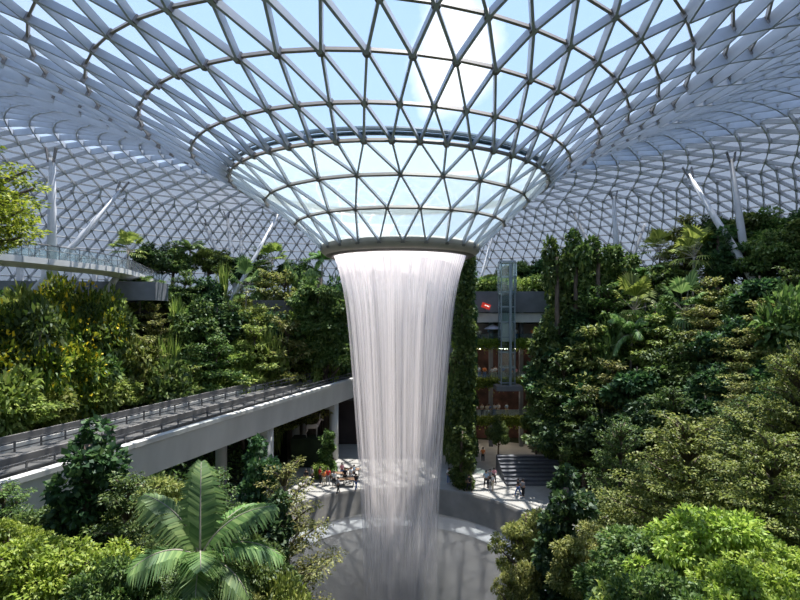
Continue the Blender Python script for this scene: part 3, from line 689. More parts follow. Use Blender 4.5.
# ---- foreground left
plant_px('n_tall', -28, 145, 20, 17, label='tall lime green tree at the upper left edge', s=1.0, rz=1.0)
plant_px('n_layer1', 290, 463, 22, 8, label='slender olive sapling left of the pool', s=1.0)
plant_px('n_dark', 88, 432, 19, 7.5, label='dark glossy climber column in front of the track at left', s=1.15)
plant_px('n_dark', 258, 447, 27, 7.5, label='dark glossy climber beside the track pillar', s=1.0)
plant_px('n_dark', 268, 500, 21, 7.5, label='lower dark climber behind the slender olive sapling', s=.8)
plant_px('n_lime', 48, 512, 13.5, 7, label='lime green tree in the bottom left corner', s=.85)
plant_px('n_lime', 5, 505, 15, 7, label='lime green tree at the lower left edge', s=.7)
plant_px('n_olive', 150, 455, 23, 7, label='yellowish tree touching the pale track girder', s=1.0)
plant_px('n_layer2', 120, 475, 18, 9, label='green tiered tree left of the big palm', s=.7)
plant_px('n_mid', 45, 492, 19, 7, label='green small-leaved tree at left beneath the track', s=.9)
plant_px('n_layer2', 205, 468, 22, 9, label='green tiered tree behind the big palm', s=.75)
plant_px('n_mid', 255, 520, 16, 7, label='green small-leaved tree right of the big palm', s=.65)
plant_px('n_mid', 110, 540, 13, 7, label='green small-leaved tree at the bottom, left of the big palm', s=.55)
plant_px('n_shrub', 285, 560, 16, 3, label='feathery green shrub at the bottom beneath the sapling', s=.8)
plant_px('bright', 15, 385, 41, 7, label='bright green tree behind the track at the far left, mid height', s=1.2)
plant_px('n_layer2', 12, 482, 20, 9, label='green tiered tree at the left edge under the track end', s=.7)
plant_px('n_olive', 225, 560, 14, 7, label='yellowish tree at the bottom edge under the big palm', s=.5)
plant_px('n_mid', 165, 575, 12, 7, label='green tree at the bottom edge under the palm fronds', s=.5)
# the big palm
pp = at(200, 560, 14); gz = ground(pp[0], pp[1])
# azimuth (0 = right, 90 deg = away), lift, curl, length factor
LF = [(2.9, 1.30, 1.2, 1.0), (1.9, 1.52, .8, 1.05), (0.25, 1.18, 1.3, 1.0), (3.4, .55, 1.5, 1.0), (0.0, .75, 1.5, .95), (-0.5, .35, 1.4, .8), (3.9, .9, 1.6, .8), (5.0, .5, 1.6, .7), (0.9, 1.1, 1.2, .85), (2.4, 1.0, 1.5, .9), (-1.2, 1.0, 1.6, .65)]
bp_ = feather_palm(900, pp[2] - gz, len(LF), 2.45, 44, 0.80, 'palm', True, lifts=LF, wid=1.45)
bp_.name = 'feather_palm'; bp_.location = (pp[0], pp[1], gz); tag(bp_, 'big feather palm with broad arching fronds in the left foreground', 'palm')
# roof garden trees beyond the lift
for u, v, k, dd_ in ((505, 264, 'bushy0', 82), (524, 256, 'bushy2', 82), (543, 254, 'bushy1', 82), (489, 272, 'bright', 80), (480, 280, 'shrubl', 74), (497, 279, 'shrubd', 73), (520, 277, 'shrubl', 73), (532, 280, 'rose', 72), (545, 278, 'shrubd', 73), (512, 272, 'bright', 76)):
    p = at(u, v, dd_); g = 19.3; kk = (p[2] - g) / HT[k]
    plant(k, p[0], p[1], max(kk, .6) * 1.1, None, 'on the dark roof behind the glass lift', None, g, kk)

# labels for the plants of the rows
ORD = ['first', 'second', 'third', 'fourth', 'fifth', 'sixth', 'seventh', 'eighth', 'ninth', 'tenth', 'eleventh', 'twelfth', 'thirteenth']
byzk = {}
for q in plants:
    if q['zone']: byzk.setdefault((q['zone'], PROTO[q['key']]['look']), []).append(q)
for (zone, look), qs in byzk.items():
    qs.sort(key=lambda q: q['x'] / (q['y'] + 42))
    for i, q in enumerate(qs):
        pos = '' if len(qs) == 1 else (', leftmost' if i == 0 else (', rightmost' if i == len(qs) - 1 else ', %s from left' % ORD[i]))
        q['o']['label'] = '%s %s%s' % (look, zone, pos); q['o']['group'] = 'plants ' + zone

# undergrowth: one leafy mass per slope
def undergrowth(name, label, u0, u1, d0, d1, n, size, col, seed):
    rng = np.random.default_rng(seed); us = rng.uniform(u0, u1, n * 2); ds = rng.uniform(d0, d1, n * 2); pts = []
    for u, d in zip(us, ds):
        x = (u - 400) / F * d; y = d - 42; g = ground(x, y)
        if math.hypot(x, y) < 17 or g < 0.4: continue
        if -19 < x < 23 and 20 < y < 40: continue
        pts.append((x, y, g + abs(rng.normal(0, .45))))
        if len(pts) >= n: break
    pts = np.array(pts); out_ = unit(rng.normal(0, 1, (len(pts), 3)) + np.array([0, -.4, .8]))
    o = link(name, quads_mesh(name, leaves(rng, pts, out_, size, .55), LM[col]))
    tag(o, label, 'undergrowth', kind='stuff')
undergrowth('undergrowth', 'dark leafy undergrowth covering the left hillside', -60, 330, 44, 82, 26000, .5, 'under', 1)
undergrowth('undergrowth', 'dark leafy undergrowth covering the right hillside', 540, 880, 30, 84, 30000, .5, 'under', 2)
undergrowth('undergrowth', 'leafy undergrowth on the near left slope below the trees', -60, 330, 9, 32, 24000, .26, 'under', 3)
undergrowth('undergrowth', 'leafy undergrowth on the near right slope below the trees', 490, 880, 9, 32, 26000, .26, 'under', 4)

# ------------------------------------------------------------------ monorail viaduct
vx = empty('monorail_viaduct', (0, 0, 0)); tag(vx, 'long pale concrete monorail bridge crossing behind the foreground trees towards the waterfall', 'bridge')
dirv = unit(np.array([0.343, 1.0, 0])); nrm_ = np.array([dirv[1], -dirv[0], 0])     # nrm_ points to the near (right) side
A = np.array([-12 + .343 * (16 - 49.5), 16 - 42.0, 0]); Bp = np.array([-12 + .343 * (70 - 49.5), 70 - 42.0, 0])
def beam(off, z, w, h, name, mat, a=A, b_=Bp):
    q = MB(); n_ = nrm_ * off; q.bar(a + n_ + [0, 0, z], b_ + n_ + [0, 0, z], (0, 0, 1), w, h); return q.build(name, mat, vx)
ZT = 9.45
q = MB()
for s0, s1 in (((0, ZT), (-.7, ZT - 2.6)),):
    pass
# near girder with sloping web and bottom flange
sec = [(0, ZT), (0.12, ZT - .05), (0.12, ZT - .35), (0.0, ZT - .4), (-0.25, ZT - 2.6), (-1.6, ZT - 2.7), (-1.6, ZT - 1.0), (-.35, ZT - 1.0), (-.35, ZT)]
def extrude(sec, off, name, mat):
    q = MB(); n = len(sec); vs = [p + nrm_ * (off + s) + np.array([0, 0, z]) for p in (A, Bp) for s, z in sec]
    q.add(vs, [(i, (i + 1) % n, n + (i + 1) % n, n + i) for i in range(n)] + [tuple(range(n))[::-1], tuple(range(n, 2 * n))]); return q.build(name, mat, vx)
extrude(sec, 0, 'near_girder', M['concrete'])
extrude([(-s - 7.3, z) for s, z in sec], 0, 'far_girder', M['concrete'])
beam(-3.65, ZT - .8, 6.5, .25, 'deck', M['track'])
for off in (-2.0, -5.3):
    beam(off, ZT - .15, .85, .75, 'guide_beam', M['track'])
beam(-3.65, ZT + .12, .35, 1.0, 'centre_walkway', M['parapet'])
beam(-7.1, ZT + .55, .12, .6, 'far_parapet', M['parapet'])
Lb = np.linalg.norm(Bp - A)
for off, zz in ((-.5, ZT + .55), (-3.65, ZT + .95)):
    q = MB(); 
    for hh_ in (0, .35): q.bar(A + nrm_ * off + [0, 0, zz - hh_], Bp + nrm_ * off + [0, 0, zz - hh_], (0, 0, 1), .07, .07)
    for t in np.arange(0, Lb, 1.6): p = A + dirv * t + nrm_ * off; q.box((p[0], p[1], zz - .3), (.08, .08, .65), math.atan2(dirv[1], dirv[0]))
    q.build('handrail', M['rail'], vx)
for t_d in (32, 50.5, 64):
    c = np.array([-12 + .343 * (t_d - 49.5), t_d - 42.0, 0]) + nrm_ * -1.0
    c2 = c + nrm_ * -5.3
    for cc in (c, c2):
        g = ground(cc[0], cc[1]); q = MB(); q.tube([(cc[0], cc[1], g - .2), (cc[0], cc[1], ZT - 2.6)], .55, 14); q.build('pillar', M['concrete'], vx, True)
    q = MB(); q.bar(c + nrm_ * .3 + [0, 0, ZT - 2.6], c2 - nrm_ * .3 + [0, 0, ZT - 2.6], (0, 0, 1), 1.1, .8); q.build('crosshead', M['concrete'], vx)

# ------------------------------------------------------------------ galleries behind the water
gb = empty('gallery_building', (14.5, 27, 0)); tag(gb, 'dark terraced shopping galleries right of the waterfall, with planted balcony edges', 'building')
def lbox(name, x0, x1, y0, y1, z0, z1, mat, parent, base=(14.5, 27, 0)):
    q = MB(); q.box(((x0 + x1) / 2 - base[0], (y0 + y1) / 2 - base[1], (z0 + z1) / 2 - base[2]), (x1 - x0, y1 - y0, z1 - z0)); return q.build(name, mat, parent)
GX0, GX1 = 7.0, 22.0
for z in (13.9, 8.9, 4.0): lbox('floor_slab', GX0, GX1, 27, 36, z - .9, z, M['grey'], gb)
lbox('roof_slab', GX0, GX1, 26.6, 36, 17.7, 20.4, M['grey'], gb)
lbox('white_band', GX0 + 3, GX1, 26.9, 27.4, 16.4, 17.6, M['white'], gb)
lbox('lower_band', GX0 + 3, GX1, 28.8, 29.2, 13.9, 16.2, plain('beige_front', (.30, .24, .2), .7), gb)
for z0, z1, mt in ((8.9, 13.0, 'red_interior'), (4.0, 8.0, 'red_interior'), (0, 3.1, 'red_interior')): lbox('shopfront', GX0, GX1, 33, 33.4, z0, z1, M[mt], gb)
for x in (8, 12, 16, 20): lbox('column', x - .25, x + .25, 28.2, 28.7, 0, 17.7, M['grey'], gb)
M['added_glow'] = plain('added_warm_glow', (1.0, 0.86, 0.68), .5, 0, .01, emit=20)  # glowing strips added to brighten the shaded balconies and people, not known fixtures
for z in (13.0, 8.0, 3.1):
    for x in (9.5, 14, 18.5): lbox('added_light_strip', x - 1.2, x + 1.2, 27.9, 28.1, z - .1, z - .01, M['added_glow'], gb)
for z in (13.9, 8.9, 4.0):
    q = lbox('glass_balustrade', GX0 + .2, GX1, 27.15, 27.2, z, z + 1.05, M['clear'], gb)
rng = np.random.default_rng(5)
for i, (z, nm) in enumerate(((13.9, 'highest'), (8.9, 'middle'), (4.0, 'lowest'))):
    n = 9000; pts = np.stack([rng.uniform(GX0 - .3, GX1, n), 26.7 - abs(rng.normal(0, .4, n)), z + .1 - abs(rng.normal(0, .45, n)) + rng.uniform(-.1, .4, n)], 1)
    o = link('balcony_hedge', quads_mesh('balcony_hedge', leaves(rng, pts, unit(rng.normal(0, 1, (n, 3)) + [0, -1, .3]), .26, .6, droop=.4), LM['lime']))
    tag(o, 'trailing green hedge along the %s gallery balcony edge' % nm, 'hedge', 'balcony hedges on the right galleries')
    q = MB(); q.box(((GX0 + GX1) / 2, 26.75, z - .25), (GX1 - GX0, .5, .6)); q.build('planter_trough', M['concrete_dark'], o)

wb = empty('wall_building', (-8, 28.5, 0)); tag(wb, 'dark concrete wall with the track portal left of the waterfall', 'building')
def wbx(nm, *a): return lbox(nm, *a, wb, (-8, 28.5, 0))
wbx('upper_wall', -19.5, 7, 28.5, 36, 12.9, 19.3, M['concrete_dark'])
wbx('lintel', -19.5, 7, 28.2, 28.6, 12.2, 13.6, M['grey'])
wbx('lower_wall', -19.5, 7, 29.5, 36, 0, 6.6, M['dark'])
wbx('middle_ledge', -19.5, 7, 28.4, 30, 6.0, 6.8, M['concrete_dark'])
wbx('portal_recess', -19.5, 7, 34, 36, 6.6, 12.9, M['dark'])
for x in (-13.5, -3.5, 2): wbx('pier', x - .5, x + .5, 28.3, 29.4, 0, 13, M['concrete_dark'])
wbx('pale_pier', -13.4, -12.4, 27.2, 28.2, 0, 13.4, M['concrete'])

# deer sculpture on a planted ledge under the track
dk = empty('deer_sculpture', at(312, 437, 62)); tag(dk, 'pale standing deer sculpture in the shade under the track', 'sculpture')
q = MB(); q.tube([(-.75, 0, 1.15), (-.5, 0, 1.22), (0, 0, 1.18), (.45, 0, 1.25), (.7, 0, 1.35)], [.12, .27, .25, .28, .18], 9)
q.tube([(.6, 0, 1.3), (.85, 0, 1.75), (.95, 0, 2.0)], [.18, .12, .1], 8); q.tube([(.85, 0, 2.0), (1.05, 0, 2.02), (1.35, 0, 1.9)], [.08, .12, .05], 8); q.tube([(-.75, 0, 1.2), (-.92, 0, 1.1)], [.05, .03], 5)
q.build('body', M['deer'], dk, True)
for x, y in ((-.6, .13), (-.6, -.13), (.5, .13), (.5, -.13)):
    q = MB(); bk = -.12 if x < 0 else .03; q.tube([(x, y, 1.2), (x + .05, y, .8), (x + bk, y, .5), (x, y, 0)], [.13, .08, .05, .045], 7); q.build('leg', M['deer'], dk, True)
for s in (-1, 1):
    q = MB(); q.tube([(.92, .05 * s, 2.08), (.85, .25 * s, 2.4), (.95, .38 * s, 2.75)], [.035, .03, .015], 5); q.tube([(.86, .22 * s, 2.36), (1.05, .3 * s, 2.55)], [.025, .012], 5); q.build('antler', M['deer'], dk, True)
dl = np.array(dk.location); q = MB(); q.box((dl[0], dl[1], dl[2] / 2), (4.5, 2.2, dl[2])); tag(q.build('planted_ledge', M['soil']), 'dark rock ledge that the pale deer stands on', 'ledge')
dk.rotation_euler = (0, 0, .15)

# stairs with handrail
st = empty('staircase', (14.2, 12.5, 0)); tag(st, 'dark stone steps rising from the plaza at right behind the pool', 'stairs')
for i in range(8):
    q = MB(); q.box((0, i * .75 + 2.5, .14 + i * .14), (8.5 - i * .1, 5 , .3 + i * .28)) if False else q.box((0, i * .75 + .4, (.2 * (i + 1)) / 2), (6.6, .76, .2 * (i + 1)))
    q.build('step', M['steps'], st)
q = MB(); q.tube([(3.5, 0, 1.0), (3.5, 6.0, 2.6)], .09, 6)
for i in range(5): q.tube([(3.5, i * 1.5, .1 + i * .37), (3.5, i * 1.5, 1.0 + i * .4)], .05, 5)
q.build('handrail', M['white'], st)
q = MB(); q.bar((3.5, 0, .95), (3.5, 6.0, 2.55), (0, 0, 1), .05, .75); q.build('glass_side_panel', M['clear'], st)

# glass lift
q = MB(); q.box((13.5, 25.3, 8.3), (3.2, 3.4, .6)); lp_ = q
lf = empty('glass_lift', (13.5, 25.4, 0)); tag(lf, 'glass lift tower with grey steel frame in front of the galleries', 'lift')
q = MB(); q.box((0, 0, 21.9), (2.1, 2.1, 4.0)); q.build('glass_head', M['clear'], lf)
q = MB(); q.box((0, 0, 14.3), (1.6, 1.6, 11.2)); q.build('glass_shaft', M['clear'], lf)
for x in (-.85, .85):
    for y in (-.85, .85):
        q = MB(); q.box((x, y, 16.3), (.12, .12, 15.4)); q.build('post', M['liftsteel'], lf)
q = MB(); q.box((.25, -1.0, 16.2), (.28, .28, 15.2)); q.build('guide_mast', M['liftsteel'], lf)
for z in np.arange(8.9, 24.1, 1.9):
    q = MB()
    for sx in (-1, 1): q.box((sx * .9, 0, z), (.08, 1.9, .14)); q.box((0, sx * .9, z), (1.9, .08, .14))
    q.build('cross_frame', M['liftsteel'], lf)
q = MB(); q.box((0, 0, 15.2), (1.4, 1.4, 2.3)); q.build('cabin', M['white'], lf); lp_.v = [(x - 13.5, y - 25.4, z) for x, y, z in lp_.v]; lp_.build('landing', M['grey'], lf)

# parasol and red sign on the highest gallery
pz = at(493, 336, 69.9); pz[2] = 13.9
ps = empty('parasol', pz); ps.scale = (.85, .85, .82); tag(ps, 'white market parasol on the highest gallery left of the lift', 'parasol')
q = MB(); q.lathe([(0.02, 2.75), (.9, 2.35), (1.35, 2.05), (1.35, 1.95), (0.9, 2.25), (0.02, 2.6)], 8); q.build('canopy', M['umbrella'], ps)
q = MB(); q.tube([(0, 0, 0), (0, 0, 2.75)], .04, 6); q.build('pole', M['liftsteel'], ps); q = MB(); q.lathe([(0, 0.1), (.3, .1), (.32, 0)], 12); q.build('base', M['rail'], ps)
sg = empty('shop_sign', at(486, 306, 67.2)); tag(sg, 'glowing red shop sign under the dark gallery roof', 'sign')
q = MB(); q.box((0, 0, 0), (1.1, .25, .65)); q.build('sign_box', M['sign'], sg)
q = MB(); q.box((.1, -.14, .05), (.6, .04, .14), 0); q.build('lit_strip', M['signface'], sg)
sg.rotation_euler = (0, .35, 0)
q = MB(); q.box((0, .9, 0), (.1, 2.2, .1)); q.build('bracket', M['rail'], sg)

# ------------------------------------------------------------------ curved walkway at upper left
wk = empty('canopy_walkway', (0, 0, 0)); tag(wk, 'white curved elevated walkway with glass railings at upper left', 'walkway')
ctr = [(-38, -12), (-33.5, -7), (-30.5, -2), (-29, 5), (-28.5, 12), (-30, 19), (-32.5, 27), (-35, 37)]
cc = []
cp = np.array(ctr, float)
for i in range(len(cp) - 1):
    p0, p1, p2, p3 = cp[max(i - 1, 0)], cp[i], cp[i + 1], cp[min(i + 2, len(cp) - 1)]
    for t in np.linspace(0, 1, 6, endpoint=False): cc.append(.5 * ((2 * p1) + (-p0 + p2) * t + (2 * p0 - 5 * p1 + 4 * p2 - p3) * t * t + (-p0 + 3 * p1 - 3 * p2 + p3) * t ** 3))
cc.append(cp[-1]); cc = np.array(cc)
ZW = 22.3
def offs_line(o):
    r_ = []
    for i in range(len(cc)):
        d = cc[min(i + 1, len(cc) - 1)] - cc[max(i - 1, 0)]; d /= np.linalg.norm(d); r_.append(cc[i] + np.array([d[1], -d[0]]) * o)
    return np.array(r_)
def strip(o0, z0, o1, z1, b_):
    a_, c_ = offs_line(o0), offs_line(o1); n = len(cc)
    vs = [(p[0], p[1], z0) for p in a_] + [(p[0], p[1], z1) for p in c_]
    b_.add(vs, [(i, i + 1, n + i + 1, n + i) for i in range(n - 1)])
q = MB(); strip(0, ZW, 0, ZW - .5, q); strip(0, ZW - .5, -1.2, ZW - .85, q); strip(-1.2, ZW - .85, -3.2, ZW - .5, q); strip(-3.2, ZW - .5, -3.2, ZW, q); strip(0, ZW, -3.2, ZW, q)
q.build('deck', M['white'], wk)
for o_ in (-.12, -3.1):
    q = MB(); strip(o_, ZW, o_, ZW + 1.1, q); q.build('glass_railing', M['clear'], wk)
    ol = offs_line(o_); q = MB(); q.tube([(p[0], p[1], ZW + 1.12) for p in ol], .05, 5)
    for p in ol[::1]: q.tube([(p[0], p[1], ZW - .05), (p[0], p[1], ZW + 1.1)], .035, 4)
    q.build('railing_frame', M['rail'], wk)
ol = offs_line(.02)
for p in ol[::2]:
    q = MB(); q.box((p[0], p[1], ZW - .25), (.12, .14, .5)); q.build('fascia_joint', M['colsteel'], wk)

for i, (t, dx, dy) in enumerate(((28, -3, 1), (36, -3, .5))):
    p = offs_line(-1.6)[t]; g = ground(p[0] + dx * 1.5, p[1] + dy)
    q = MB(); q.tube([(p[0], p[1], ZW - .6), (p[0] + dx * 1.5, p[1] + dy, g - .3)], .35, 10); q.build('leaning_support', M['concrete'], wk, True)

# terrace building below the walkway
tb = empty('terrace_building', (-38, 16, 0)); tag(tb, 'grey terrace building with dark openings beneath the curved walkway', 'building')
def tbx(nm, c, size, rz, mat):
    q = MB(); q.box((c[0] + 38, c[1] - 16, c[2]), size, rz); return q.build(nm, mat, tb)
for (u, v0, v1, d, w, dpt, mt, nm) in ((55, 281, 300, 58, 20, 5, 'grey', 'parapet_wall'), (140, 300, 316, 66, 6, 5, 'concrete_dark', 'parapet_wall'), (150, 316, 345, 68, 6, 4, 'dark', 'opening'), (128, 330, 352, 60, 4.5, 3, 'concrete_dark', 'buttress')):
    a_ = at(u, v0, d); b2 = at(u, v1, d); tbx(nm, (a_[0], a_[1] + dpt / 2, (a_[2] + b2[2]) / 2), (w, dpt, a_[2] - b2[2]), .15, M[mt])
for (u, d) in ((20, 57), (45, 58), (70, 59), (95, 60)):
    a_ = at(u, 262, d + 3); tbx('column', (a_[0], a_[1], 20.5), (.5, .5, 6), 0, M['colsteel'])
# rock outcrops on the right hill
for u, v, d, r_, lb in ((782, 318, 44, 1.4, 'grey rock face in the upper right planting'),):
    p = at(u, v, d); me_ = MB(); me_.ball((0, 0, 0), (r_, r_ * .8, r_ * .6), 14, 9); rg = random.Random(u)
    me_.v = [(x * rg.uniform(.85, 1.12), y * rg.uniform(.85, 1.12), z * rg.uniform(.85, 1.12)) for x, y, z in me_.v]
    o = me_.build('rock', M['rock']); o.location = (p[0], p[1], max(ground(p[0], p[1]) + .2, p[2] - 1)); tag(o, lb, 'rock')

# ------------------------------------------------------------------ slanting roof columns
CL = [((52, 168), (52, 250), 52, 54, .5, 'thick upright steel column at far left behind the walkway'),
      ((116, 196), (78, 240), 60, 58, .38, 'leaning steel column right of the thick one at far left'),
      ((203, 222), (220, 256), 92, 86, .38, 'steel column leaning left over the left hillside trees'),
      ((227, 214), (231, 250), 92, 86, .38, 'nearly upright steel column, middle of the left hillside'),
      ((241, 226), (241, 256), 94, 88, .34, 'short upright pale column right of the middle of the left hillside'),
      ((275, 220), (249, 268), 82, 78, .33, 'steel column leaning right, left of the funnel'),
      ((492, 238), (478, 290), 76, 76, .32, 'slim leaning column right of the waterfall ring'),
      ((575, 216), (588, 242), 88, 84, .34, 'short column leaning left behind the right skyline trees'),
      ((614, 205), (618, 268), 72, 72, .45, 'thick upright steel column in the right hillside trees'),
      ((647, 218), (634, 254), 86, 82, .33, 'thin column leaning right of the thick upright one'),
      ((693, 182), (736, 252), 60, 56, .42, 'long column leaning left over the right hillside'),
      ((732, 168), (742, 235), 62, 60, .42, 'steel column above the right hillside, rightmost')]
def roof_z(x, y): return None
for (u0, v0), (u1, v1), d0, d1, rd, lb in CL:
    a_, b2 = at(u0, v0, d0), at(u1, v1, d1); dd = b2 - a_; dd /= np.linalg.norm(dd)
    t = (b2[2] - (ground(b2[0], b2[1]) - .3)) / max(.1, -dd[2]); b2 = b2 + dd * max(0, t)
    # carry on up to the roof surface
    top = a_.copy()
    for _ in range(60):
        if top[2] >= 18 + float(np.interp(math.hypot(top[0] + 2, top[1]), [r[0] for r in rings], [r[1] for r in rings])) - .3: break
        if np.linalg.norm(top - a_) > 1.5: break
        top = top - dd * .2
    o = empty('roof_column', b2); tag(o, lb, 'column', 'slanting roof columns')
    q = MB(); q.tube([(0, 0, 0), (top - b2) * .5, (top - b2) * .97], [rd, rd * .95, rd * .55], 12); q.build('shaft', M['colsteel'], o, True)
    tp = top - b2; q = MB(); 
    for s in (-1, 1): q.bar(tp * .95 + [s * .25, 0, 0], tp + [s * .5, 0, .35], (0, 1, 0), .12, .3)
    q.build('head_bracket', M['node'], o)

# ------------------------------------------------------------------ people
def skin_mesh(name, verts, edges, radii, mat, root=0, sub=1):
    me_ = bpy.data.meshes.new(name); me_.from_pydata(verts, edges, []); o = bpy.data.objects.new(name, me_); COL.objects.link(o)
    md = o.modifiers.new('Skin', 'SKIN'); sb = o.modifiers.new('Sub', 'SUBSURF'); sb.levels = sub; sb.render_levels = sub
    if not me_.skin_vertices: 
        with bpy.context.temp_override(object=o, active_object=o): pass
    for i, r in enumerate(radii):
        me_.skin_vertices[0].data[i].radius = (r, r) if not hasattr(r, '__len__') else r
        me_.skin_vertices[0].data[i].use_root = (i == root)
    dg = bpy.context.evaluated_depsgraph_get(); ev = o.evaluated_get(dg); m2 = bpy.data.meshes.new_from_object(ev); m2.name = name
    bpy.data.objects.remove(o); bpy.data.meshes.remove(me_); m2.materials.clear(); m2.materials.append(mat)
    m2.polygons.foreach_set('use_smooth', [True] * len(m2.polygons)); return m2
M['skin'] = plain('skin', (0.45, 0.27, 0.18), .6, 0, .1); M['hair'] = plain('dark_hair', (0.03, 0.022, 0.02), .6)
def pose(kind):
    if kind == 'walk': ft = (.28, -.30); hd = (.22, -.22); el = (.08, -.12)
    elif kind == 'stand': ft = (.03, -.02); hd = (.06, .02); el = (0, -.03)
    else: ft = (.02, .0); hd = (.38, .36); el = (.12, .10)
    V = [(0, 0, .95), (0, 0, 1.15), (0, 0, 1.38), (0, .0, 1.50), (0, .01, 1.60), (0, .02, 1.70),
         (-.17, 0, 1.42), (-.24, el[0], 1.16), (-.23, hd[0], .92 if kind != 'lean' else 1.12), (.17, 0, 1.42), (.24, el[1], 1.16), (.23, hd[1], .92 if kind != 'lean' else 1.12),
         (-.10, 0, .86), (-.11, ft[0] * .6 + .03, .48), (-.11, ft[0], .08), (-.11, ft[0] + .16, .04), (.10, 0, .86), (.11, ft[1] * .6 + .03, .48), (.11, ft[1], .08), (.11, ft[1] + .16, .04)]
    E = [(0, 1), (1, 2), (2, 3), (3, 4), (4, 5), (2, 6), (6, 7), (7, 8), (2, 9), (9, 10), (10, 11), (0, 12), (12, 13), (13, 14), (14, 15), (0, 16), (16, 17), (17, 18), (18, 19)]
    Rr = [(.15, .11), (.13, .10), (.16, .10), .055, .10, .07, .06, .045, .035, .06, .045, .035, .085, .058, .04, .035, .085, .058, .04, .035]
    return V, E, Rr
PM = {}
for kd in ('walk', 'stand', 'lean'):
    V, E, Rr = pose(kd)
    body = skin_mesh('body', V, E, Rr, M['skin'])
    ti = [0, 1, 2, 6, 7, 9, 10]; mp_ = {v: i for i, v in enumerate(ti)}
    sv = [V[i] for i in ti]; sr = [((.17, .135) if i in (0, 1, 2) else (.075, .075) if i in (6, 9) else (.062, .062)) for i in ti]
    shirt = skin_mesh('shirt', sv, [(mp_[a], mp_[b_]) for a, b_ in E if a in mp_ and b_ in mp_], sr, M['skin'])
    li = [0, 12, 13, 14, 16, 17, 18]; mp_ = {v: i for i, v in enumerate(li)}
    lv = [V[i] for i in li]; lr = [(.155, .125) if i == 0 else (.10, .10) if i in (12, 16) else (.075, .075) if i in (13, 17) else (.06, .06) for i in li]
    tr_ = skin_mesh('trousers', lv, [(mp_[a], mp_[b_]) for a, b_ in E if a in mp_ and b_ in mp_], lr, M['skin'])
    hb = MB(); hb.ball((0, -.015, 1.665), (.105, .12, .10), 10, 7); hr = hb.build('hair', M['hair'], None, True); hm = hr.data; bpy.data.objects.remove(hr)
    fb = MB()
    for s in (-1, 1): fb.ball((s * .035, .115, 1.63), .012, 6, 4)
    fb.ball((0, .125, 1.595), (.014, .02, .02), 6, 4); fr_ = fb.build('face', M['hair'], None, True); fm = fr_.data; bpy.data.objects.remove(fr_)
    PM[kd] = (body, shirt, tr_, hm)
CLO = {'white': (.75, .75, .75), 'red': (.65, .05, .04), 'orange': (.75, .22, .06), 'pink': (.7, .3, .35), 'blue': (.08, .16, .4), 'black': (.02, .02, .025), 'grey': (.3, .3, .32), 'green': (.08, .2, .1), 'pale blue': (.4, .55, .7), 'cream': (.65, .58, .45)}
CM = {k: plain('cloth_' + k.replace(' ', '_'), v, .8, 0, .1) for k, v in CLO.items()}
people = []
def person(x, y, z, rz, kd, sh, tr, where):
    o = empty('person', (x, y, z), rz); k = random.uniform(.93, 1.04); o.scale = (k, k, k)
    for nm, me_, mt in zip(('body', 'shirt', 'trousers', 'hair'), PM[kd], (None, sh, tr, None)):
        c = link(nm, me_, o)
        if mt: c.material_slots[0].link = 'OBJECT'; c.material_slots[0].material = CM[mt]
    o['category'] = 'person'; people.append(dict(o=o, where=where, sh=sh, tr=tr, kd=kd, a=x / (y + 42)))
random.seed(3)
SH = ['white', 'white', 'grey', 'pale blue', 'pink', 'black', 'white', 'cream', 'red', 'blue', 'white', 'orange']; TR = ['black', 'blue', 'grey', 'cream', 'black']
def crowd(z, xs, y, where):
    for x in xs: person(x + random.uniform(-.2, .2), y + random.uniform(-.1, .9), z, PI + random.uniform(-.6, .6), random.choice(['lean', 'stand', 'stand']), random.choice(SH), random.choice(TR), where)
crowd(13.9, [10.6, 12.0, 15.2, 16.1, 17.4, 18.6], 27.7, 'on the highest gallery')
crowd(8.9, [8.8, 9.5, 10.4, 11.2, 11.9, 12.4, 13.8, 15.0, 17.2], 27.7, 'on the middle gallery')
crowd(4.0, [7.8, 8.3, 9.0, 9.5, 10.0, 10.7, 11.2, 11.8, 12.5, 13.1, 14.2, 17.0, 18.6], 27.7, 'on the lowest gallery')
for (u, v, sh, tr, kd) in [(461, 482, 'black', 'grey', 'walk'), (465, 478, 'grey', 'black', 'stand'), (469, 492, 'black', 'black', 'walk'), (486, 488, 'pale blue', 'black', 'walk'), (490, 486, 'grey', 'black', 'stand'), (493, 491, 'white', 'cream', 'stand'), (494, 484, 'pink', 'black', 'walk'),
                          (518, 496, 'black', 'blue', 'walk'), (523, 497, 'grey', 'black', 'stand'), (471, 466, 'white', 'black', 'stand'), (483, 462, 'orange', 'black', 'stand'), (449, 484, 'white', 'blue', 'stand')]:
    d = 18 * F / (v - HOR); person((u - 400) / F * d, d - 42, 0, random.uniform(0, 6.28), kd, sh, tr, 'on the plaza right of the waterfall')
for (u, v, sh, tr, kd) in [(278, 504, 'red', 'black', 'lean'), (306, 486, 'black', 'grey', 'stand'), (312, 484, 'grey', 'black', 'walk'), (320, 484, 'red', 'black', 'stand'), (324, 486, 'orange', 'cream', 'stand'), (328, 485, 'red', 'grey', 'walk'), (334, 487, 'white', 'black', 'stand'), (338, 494, 'grey', 'black', 'walk'),
                          (345, 484, 'black', 'black', 'stand'), (351, 483, 'white', 'grey', 'stand'), (354, 480, 'pale blue', 'black', 'walk'), (342, 478, 'pink', 'blue', 'stand'), (356, 490, 'black', 'blue', 'walk'), (333, 474, 'orange', 'black', 'stand')]:
    d = 18 * F / (v - HOR); person((u - 400) / F * d, d - 42, 0, random.uniform(0, 6.28), kd, sh, tr, 'on the plaza left of the waterfall')
grp = {}
for p in people: grp.setdefault((p['where'], p['sh']), []).append(p)
